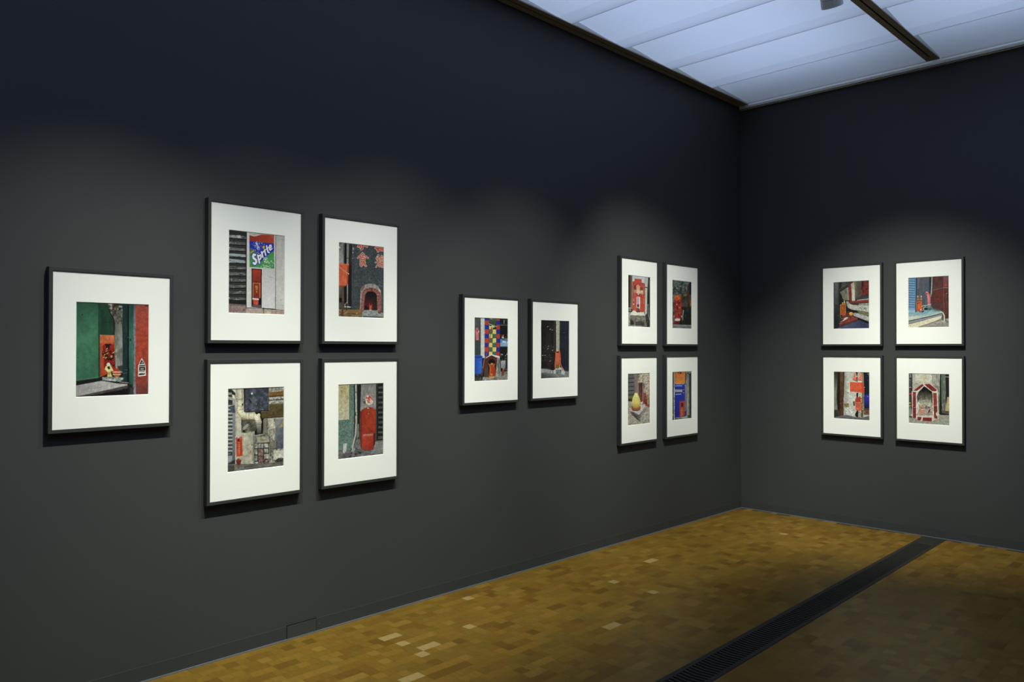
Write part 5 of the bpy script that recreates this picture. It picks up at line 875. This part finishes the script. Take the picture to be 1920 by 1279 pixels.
for x, dx in ((565, 0), (680, 8)):
    p.P((206, 120, 100), x-52, 285, x-10, 130, x+30, 120, x+56, 290); p.N(.3, 18, 26, (x-52, 285, x-10, 130, x+30, 120, x+56, 290)); p.E((190, 60, 44), x+4, 248, 36, 32); p.E((226, 160, 140), x+4, 246, 26, 20); p.E((190, 60, 46), x+4, 248, 14, 12); p.L((206, 96, 76), 8, x-14, 150, x+20, 200)
p.P((110, 90, 80), 560, 285, 615, 285, 610, 304, 560, 300); p.L((226, 222, 214), 16, 540, 312, 604, 320); p.L((226, 222, 214), 18, 634, 312, 722, 312); p.P((28, 22, 20), 604, 200, 626, 200, 622, 320, 606, 318)
p.P((226, 216, 206), 450, 318, 470, 320, 462, 535, 446, 530); p.P((206, 80, 50), 460, 320, 745, 330, 778, 470, 776, 568, 690, 552, 458, 532); p.N(.06, 60, 60, (460, 320, 745, 330, 778, 568, 458, 532)); p.P((196, 66, 44), 700, 330, 745, 330, 778, 470, 776, 568, 735, 560); p.L((226, 200, 190), 6, 460, 536, 560, 548); p.S((226, 170, 140), .03, 14, (460, 320, 745, 330, 778, 568, 458, 532)); p.E((220, 214, 206), 776, 436, 8, 9)
p.P((60, 48, 44), 530, 760, 560, 745, 570, 850, 540, 860); p.P((176, 56, 40), 570, 760, 578, 700, 600, 660, 680, 655, 716, 690, 725, 900, 700, 950, 640, 968, 585, 945); p.P((200, 92, 70), 580, 780, 712, 776, 715, 900, 690, 940, 640, 956, 590, 930); p.N(.2, 30, 20, (580, 780, 712, 776, 715, 900, 690, 940, 640, 956, 590, 930)); p.E((170, 70, 52), 636, 850, 34, 40); p.E((196, 96, 74), 636, 850, 22, 26); p.L((206, 150, 130), 6, 580, 774, 715, 770); p.S((206, 196, 186), .3, 16, (690, 680, 725, 680, 725, 780, 690, 780)); p.L((130, 34, 28), 6, 670, 660, 672, 770)
PICS['P14'] = p.done(1.12, 0.26)

# -- P15: red-tiled arched niche
p = Pic([(85, 72), (950, 90), (952, 1205), (88, 1160)], 15)
p.put(p.M(None), (150, 146, 132))
p.P((44, 40, 40), 75, 65, 150, 70, 160, 980, 75, 990)
for y0, y1, c in ((90, 165, (130, 134, 140)), (190, 250, (90, 88, 92)), (260, 360, (70, 66, 70)), (372, 392, (190, 130, 130)), (420, 500, (66, 60, 60)), (508, 535, (196, 60, 66)), (560, 700, (72, 66, 50)), (712, 730, (200, 176, 90)), (760, 800, (150, 126, 90)), (810, 960, (110, 110, 100))): p.R(c, 90, y0, 140, y1); p.N(.3, 20, 20, (90, y0, 140, y0, 140, y1, 90, y1))
p.E((34, 40, 60), 104, 126, 12, 20); p.P((14, 14, 14), 140, 75, 165, 78, 168, 980, 146, 980); p.P((130, 130, 124), 98, 860, 150, 850, 160, 930, 130, 1000, 98, 1000)
wl = (164, 80, 600, 90, 600, 440, 164, 470); p.P((178, 174, 156), *wl); p.N(.14, 40, 50, wl); bo = (240, 85, 590, 92, 585, 300, 240, 304); p.P((190, 186, 170), *bo); p.N(.10, 40, 50, bo); p.P((192, 182, 130), 380, 90, 430, 92, 420, 240, 390, 300); p.S((120, 112, 90), .07, 18, bo); p.L((60, 56, 50), 9, 236, 308, 300, 300); p.L((110, 104, 90), 6, 300, 282, 540, 286); p.L((70, 66, 60), 5, 588, 95, 590, 300); p.E((110, 100, 96), 576, 112, 7, 9)
q = (598, 90, 760, 90, 760, 470, 700, 500, 600, 430); p.P((142, 138, 128), *q); p.N(.4, 30, 60, q); p.L((90, 86, 78), 7, 690, 100, 680, 250, 700, 380); p.P((120, 116, 106), 700, 530, 760, 540, 750, 900, 710, 880); p.N(.35, 26, 60, (700, 530, 760, 540, 750, 900, 710, 880)); p.P((170, 168, 158), 600, 100, 680, 100, 670, 300, 610, 330, a=.5)
p.P((36, 34, 32), 752, 92, 792, 92, 790, 980, 735, 950, 745, 520); p.G((56, 96, 76), (60, 100, 84), 800, 100, 800, 600, (776, 95, 818, 95, 824, 700, 786, 760)); p.L((96, 140, 116), 7, 790, 100, 800, 700); p.P((104, 100, 94), 818, 95, 880, 95, 880, 620, 860, 900, 820, 880); p.N(.35, 20, 60, (818, 95, 880, 95, 880, 620, 860, 900, 820, 880)); p.P((28, 28, 26), 868, 95, 970, 95, 970, 600, 905, 590, 880, 820); 
for k in range(13): p.L((52, 50, 46), 5, 876, 190+k*30, 950, 194+k*30)
p.L((160, 156, 150), 14, 866, 148, 945, 152); p.P((176, 158, 100), 905, 584, 970, 590, 970, 900, 870, 890); p.N(.08, 20, 30, (905, 584, 970, 590, 970, 900, 870, 890)); p.P((90, 84, 76), 800, 880, 970, 890, 970, 960, 790, 950); p.L((60, 56, 52), 12, 790, 760, 810, 900, 850, 915, 950, 915)
gd = (75, 1000, 180, 1050, 560, 1110, 740, 970, 970, 965, 970, 1220, 75, 1170); p.P((152, 150, 138), *gd); p.N(.2, 14, 12, gd); p.S((110, 108, 98), .18, 12, gd, a=.6); p.P((30, 30, 30), 735, 920, 790, 930, 970, 965, 970, 975, 760, 975); p.P((70, 68, 64), 88, 1000, 180, 1010, 240, 1060, 160, 1050, 88, 1030)
# niche body
out = (150, 470, 190, 455, 370, 300, 420, 295, 545, 300, 700, 430, 708, 560, 718, 1060, 630, 1080, 600, 1112, 270, 1100, 265, 1060, 165, 1050)
p.P((206, 200, 186), *out); p.N(.10, 26, 26, out)
ins = (262, 990, 262, 560, 300, 480, 420, 350, 590, 480, 600, 990); p.P((140, 136, 118), *ins); p.G((22, 20, 16), (146, 142, 124), 430, 430, 440, 730, ins); p.P((20, 18, 16), 300, 490, 420, 350, 580, 480, 560, 520, 480, 440, 360, 480); p.N(.35, 34, 40, ins); p.P((60, 56, 48), 262, 560, 330, 500, 320, 640, 270, 680, a=.6); p.P((50, 46, 40), 560, 520, 598, 520, 600, 760, 570, 700, a=.7); p.G((146, 142, 126), (176, 172, 156), 440, 680, 440, 780, (360, 660, 560, 640, 556, 800, 330, 800)); p.N(.3, 34, 30, (300, 640, 560, 640, 556, 800, 300, 800))
p.P((196, 194, 190), 258, 720, 300, 700, 306, 860, 262, 960); p.P((206, 200, 190), 560, 700, 580, 720, 576, 860, 560, 850, a=.5)
T_ = (126, 36, 36)
p.P(T_, 190, 452, 370, 302, 408, 328, 400, 350, 262, 456); p.P(T_, 415, 312, 530, 300, 692, 436, 668, 462, 580, 460); p.P(T_, 174, 478, 240, 478, 246, 1052, 176, 1046); p.P((140, 46, 42), 606, 498, 682, 500, 700, 1062, 628, 1052); p.P(T_, 272, 1022, 362, 1026, 358, 1066, 330, 1100, 272, 1096); p.P(T_, 386, 1034, 580, 1034, 582, 1114, 384, 1104)
p.N(.12, 40, 40, (174, 300, 700, 300, 700, 1062, 174, 1062)); p.L((196, 150, 140), 5, 174, 548, 244, 546); p.L((206, 150, 140), 5, 180, 764, 214, 762); p.L((214, 170, 160), 6, 200, 822, 240, 816); p.L((206, 166, 150), 6, 612, 770, 692, 768); p.L((170, 90, 80), 5, 612, 552, 682, 548); p.P((110, 52, 40), 626, 790, 694, 790, 698, 900, 640, 960, 628, 900)
p.P((206, 200, 180), 664, 940, 700, 900, 736, 960, 700, 1000, 672, 990); p.N(.2, 20, 20, (664, 940, 700, 900, 736, 960, 700, 1000)); p.P((196, 190, 176), 125, 990, 165, 940, 168, 1000)
# things inside
p.P((196, 186, 176), 270, 985, 600, 985, 606, 1030, 272, 1022); p.N(.25, 26, 14, (270, 985, 600, 985, 606, 1030, 272, 1022)); p.S((130, 50, 50), .12, 18, (480, 985, 600, 985, 600, 1020, 480, 1020))
p.P((164, 156, 146), 330, 838, 545, 836, 520, 930, 470, 950, 340, 880); p.N(.3, 20, 26, (330, 838, 545, 836, 520, 930, 470, 950, 340, 880)); p.P((96, 36, 34), 520, 860, 555, 850, 540, 910, 490, 945); p.L((110, 100, 92), 6, 328, 842, 548, 838)
bx_ = (292, 866, 436, 866, 440, 970, 310, 978); p.P((186, 130, 110), *bx_); p.N(.4, 24, 20, bx_, (206, 180, 160)); p.L((150, 70, 60), 5, 300, 880, 436, 880); p.L((160, 90, 70), 5, 330, 900, 420, 950)
p.E((206, 96, 44), 374, 806, 36, 26); p.E((232, 134, 80), 378, 804, 22, 14); p.L((96, 36, 24), 6, 345, 828, 404, 830)
p.P((110, 106, 100), 428, 806, 455, 762, 480, 790, 520, 790, 545, 826, 500, 840, 440, 830); p.N(.5, 16, 16, (428, 806, 455, 762, 480, 790, 520, 790, 545, 826, 500, 840, 440, 830))
PICS['P15'] = p.done(1.06)

# ------------------------------------------------------------------ picture frames
FW, FH = 0.239, 0.330          # half sizes of the visible mat
BW = 0.0155
PL, PR, PB, PT = -0.148, 0.147, -0.197, 0.202
def ring_mesh(name, o, i, yo, yi, yback=None):
    """a rectangular ring: outer rect o=(l,r,b,t) at depth yo, inner rect i at yi; optional returns to yback"""
    def rc(q, y): return [(q[0], y, q[2]), (q[1], y, q[2]), (q[1], y, q[3]), (q[0], y, q[3])]
    v = rc(o, yo)+rc(i, yi); f = [(k, (k+1) % 4, 4+(k+1) % 4, 4+k) for k in range(4)]
    return v, f
def frame_mesh():
    o = (-FW-BW, FW+BW, -FH-BW, FH+BW); i = (-FW, FW, -FH, FH); e = 0.0012
    def rc(l, r, b_, t, y): return [(l, y, b_), (r, y, b_), (r, y, t), (l, y, t)]
    rings = [rc(*o, 0.0), rc(*o, -0.0365+e), rc(o[0]+e, o[1]-e, o[2]+e, o[3]-e, -0.0365), rc(i[0]-e/2, i[1]+e/2, i[2]-e/2, i[3]+e/2, -0.0365), rc(*i, -0.0365+e/2), rc(*i, -0.020)]
    v = sum(rings, []); f = []
    for k in range(len(rings)-1):
        for j in range(4):
            n_ = (j+1) % 4; f.append((k*4+j, k*4+n_, (k+1)*4+n_, (k+1)*4+j))
    me = bpy.data.meshes.new('frame'); me.from_pydata(v, [], f); me.update(); me.materials.append(MFR)
    return me
def mat_mesh():
    YM = -0.0305
    bvl = 0.0022
    def rc(l, r, b_, t, y): return [(l, y, b_), (r, y, b_), (r, y, t), (l, y, t)]
    rings = [rc(-FW-.004, FW+.004, -FH-.004, FH+.004, YM), rc(PL-bvl, PR+bvl, PB-bvl, PT+bvl, YM), rc(PL, PR, PB, PT, YM+0.002), rc(PL, PR, PB, PT, YM+0.0035)]
    v = sum(rings, []); f = []
    for k in range(3):
        for j in range(4):
            n_ = (j+1) % 4; f.append((k*4+j, k*4+n_, (k+1)*4+n_, (k+1)*4+j))
    me = bpy.data.meshes.new('mat_board'); me.from_pydata(v, [], f); me.update()
    me.materials.append(MMAT); me.materials.append(MBEV)
    for p in me.polygons: p.material_index = 0 if p.index < 4 else 1
    return me
def glass_mesh():
    me = bpy.data.meshes.new('glass_pane')
    y = -0.0322
    me.from_pydata([(-FW, y, -FH), (FW, y, -FH), (FW, y, FH), (-FW, y, FH)], [], [(0, 1, 2, 3)]); me.update(); me.materials.append(MGL)
    return me
def print_mesh(col):
    H, W = col.shape[:2]
    x = PL-0.001+(np.arange(W)/(W-1))*(PR-PL+0.002); z = PT+0.001-(np.arange(H)/(H-1))*(PT-PB+0.002)
    XX, ZZ = np.meshgrid(x, z)
    v = np.stack([XX, np.full_like(XX, -0.0275), ZZ], -1).reshape(-1, 3)
    idx = np.arange(H*W).reshape(H, W)
    f = np.stack([idx[1:, :-1], idx[1:, 1:], idx[:-1, 1:], idx[:-1, :-1]], -1).reshape(-1, 4)
    me = bpy.data.meshes.new('print')
    me.vertices.add(len(v)); me.vertices.foreach_set('co', v.ravel())
    me.loops.add(f.size); me.loops.foreach_set('vertex_index', f.ravel())
    me.polygons.add(len(f)); me.polygons.foreach_set('loop_start', np.arange(0, f.size, 4)); me.polygons.foreach_set('loop_total', np.full(len(f), 4))
    me.update(calc_edges=True)
    a_ = me.color_attributes.new('ink', 'FLOAT_COLOR', 'POINT')
    c = np.concatenate([col.reshape(-1, 3), np.ones((H*W, 1))], 1)
    a_.data.foreach_set('color', c.ravel()); me.materials.append(MPRINT)
    return me
fme, mme, gme = frame_mesh(), mat_mesh(), glass_mesh()
bk = MB(); bk.box(-FW-.006, FW+.006, -.018, -.0005, -FH-.006, FH+.006)
bme = bpy.data.meshes.new('backing_board'); bme.from_pydata(bk.v, [], bk.f); bme.update(); bme.materials.append(MBLK)
def picture(key, wall, c, zc, label):
    loc = (c, 0, zc) if wall == 'L' else (0, c, zc)
    o = empty('framed_photograph', loc, label, 'framed photograph', 'black framed photographs with white mats', 0 if wall == 'L' else -math.pi/2)
    link('frame', fme, None, o); link('backing_board', bme, None, o)
    link('mat_board', mme, None, o); link('glass_pane', gme, None, o)
    link('print', print_mesh(PICS[key]), None, o)
T = 'black framed photograph of '
for a_ in [
    ('P1', 'L', -5.5874, 1.4882, T+'a green door beside a red wall, hanging alone at far left'),
    ('P2', 'L', -4.9170, 1.8655, T+'a grey shutter beside a blue and green soft drink sign'),
    ('P3', 'L', -4.2980, 1.8651, T+'a red brick arch below red painted characters on a dark wall'),
    ('P4', 'L', -4.9178, 1.0975, T+'a bent white pipe and small red tablet on a peeling wall'),
    ('P5', 'L', -4.2980, 1.0975, T+'a round-topped red slab and a white pipe beside a green wall'),
    ('P6', 'L', -3.3012, 1.4881, T+'a shrine below a chequered strip of coloured tiles'),
    ('P7', 'L', -2.6810, 1.4883, T+'an orange offering under a white strip on black'),
    ('P8', 'L', -1.6780, 1.8653, T+'a stepped red altar board standing on a white-topped stone block'),
    ('P9', 'L', -1.0605, 1.8650, T+'a red and orange bundle against a mottled grey wall'),
    ('P10', 'L', -1.6820, 1.0973, T+'a yellow pomelo on a small stone ledge'),
    ('P11', 'L', -1.0600, 1.0990, T+'an orange and blue signboard with a small red tablet'),
    ('P12', 'R', -1.0353, 1.8670, T+'an orange box below a red pipe and pale trunk'),
    ('P13', 'R', -1.6405, 1.8680, T+'a blue louvred shutter and a pink bent pipe'),
    ('P14', 'R', -1.0365, 1.0973, T+'an orange sheet pasted over a whitewashed wall'),
    ('P15', 'R', -1.6415, 1.0970, T+'an arched niche edged with dark red tiles'),
]: picture(*a_)
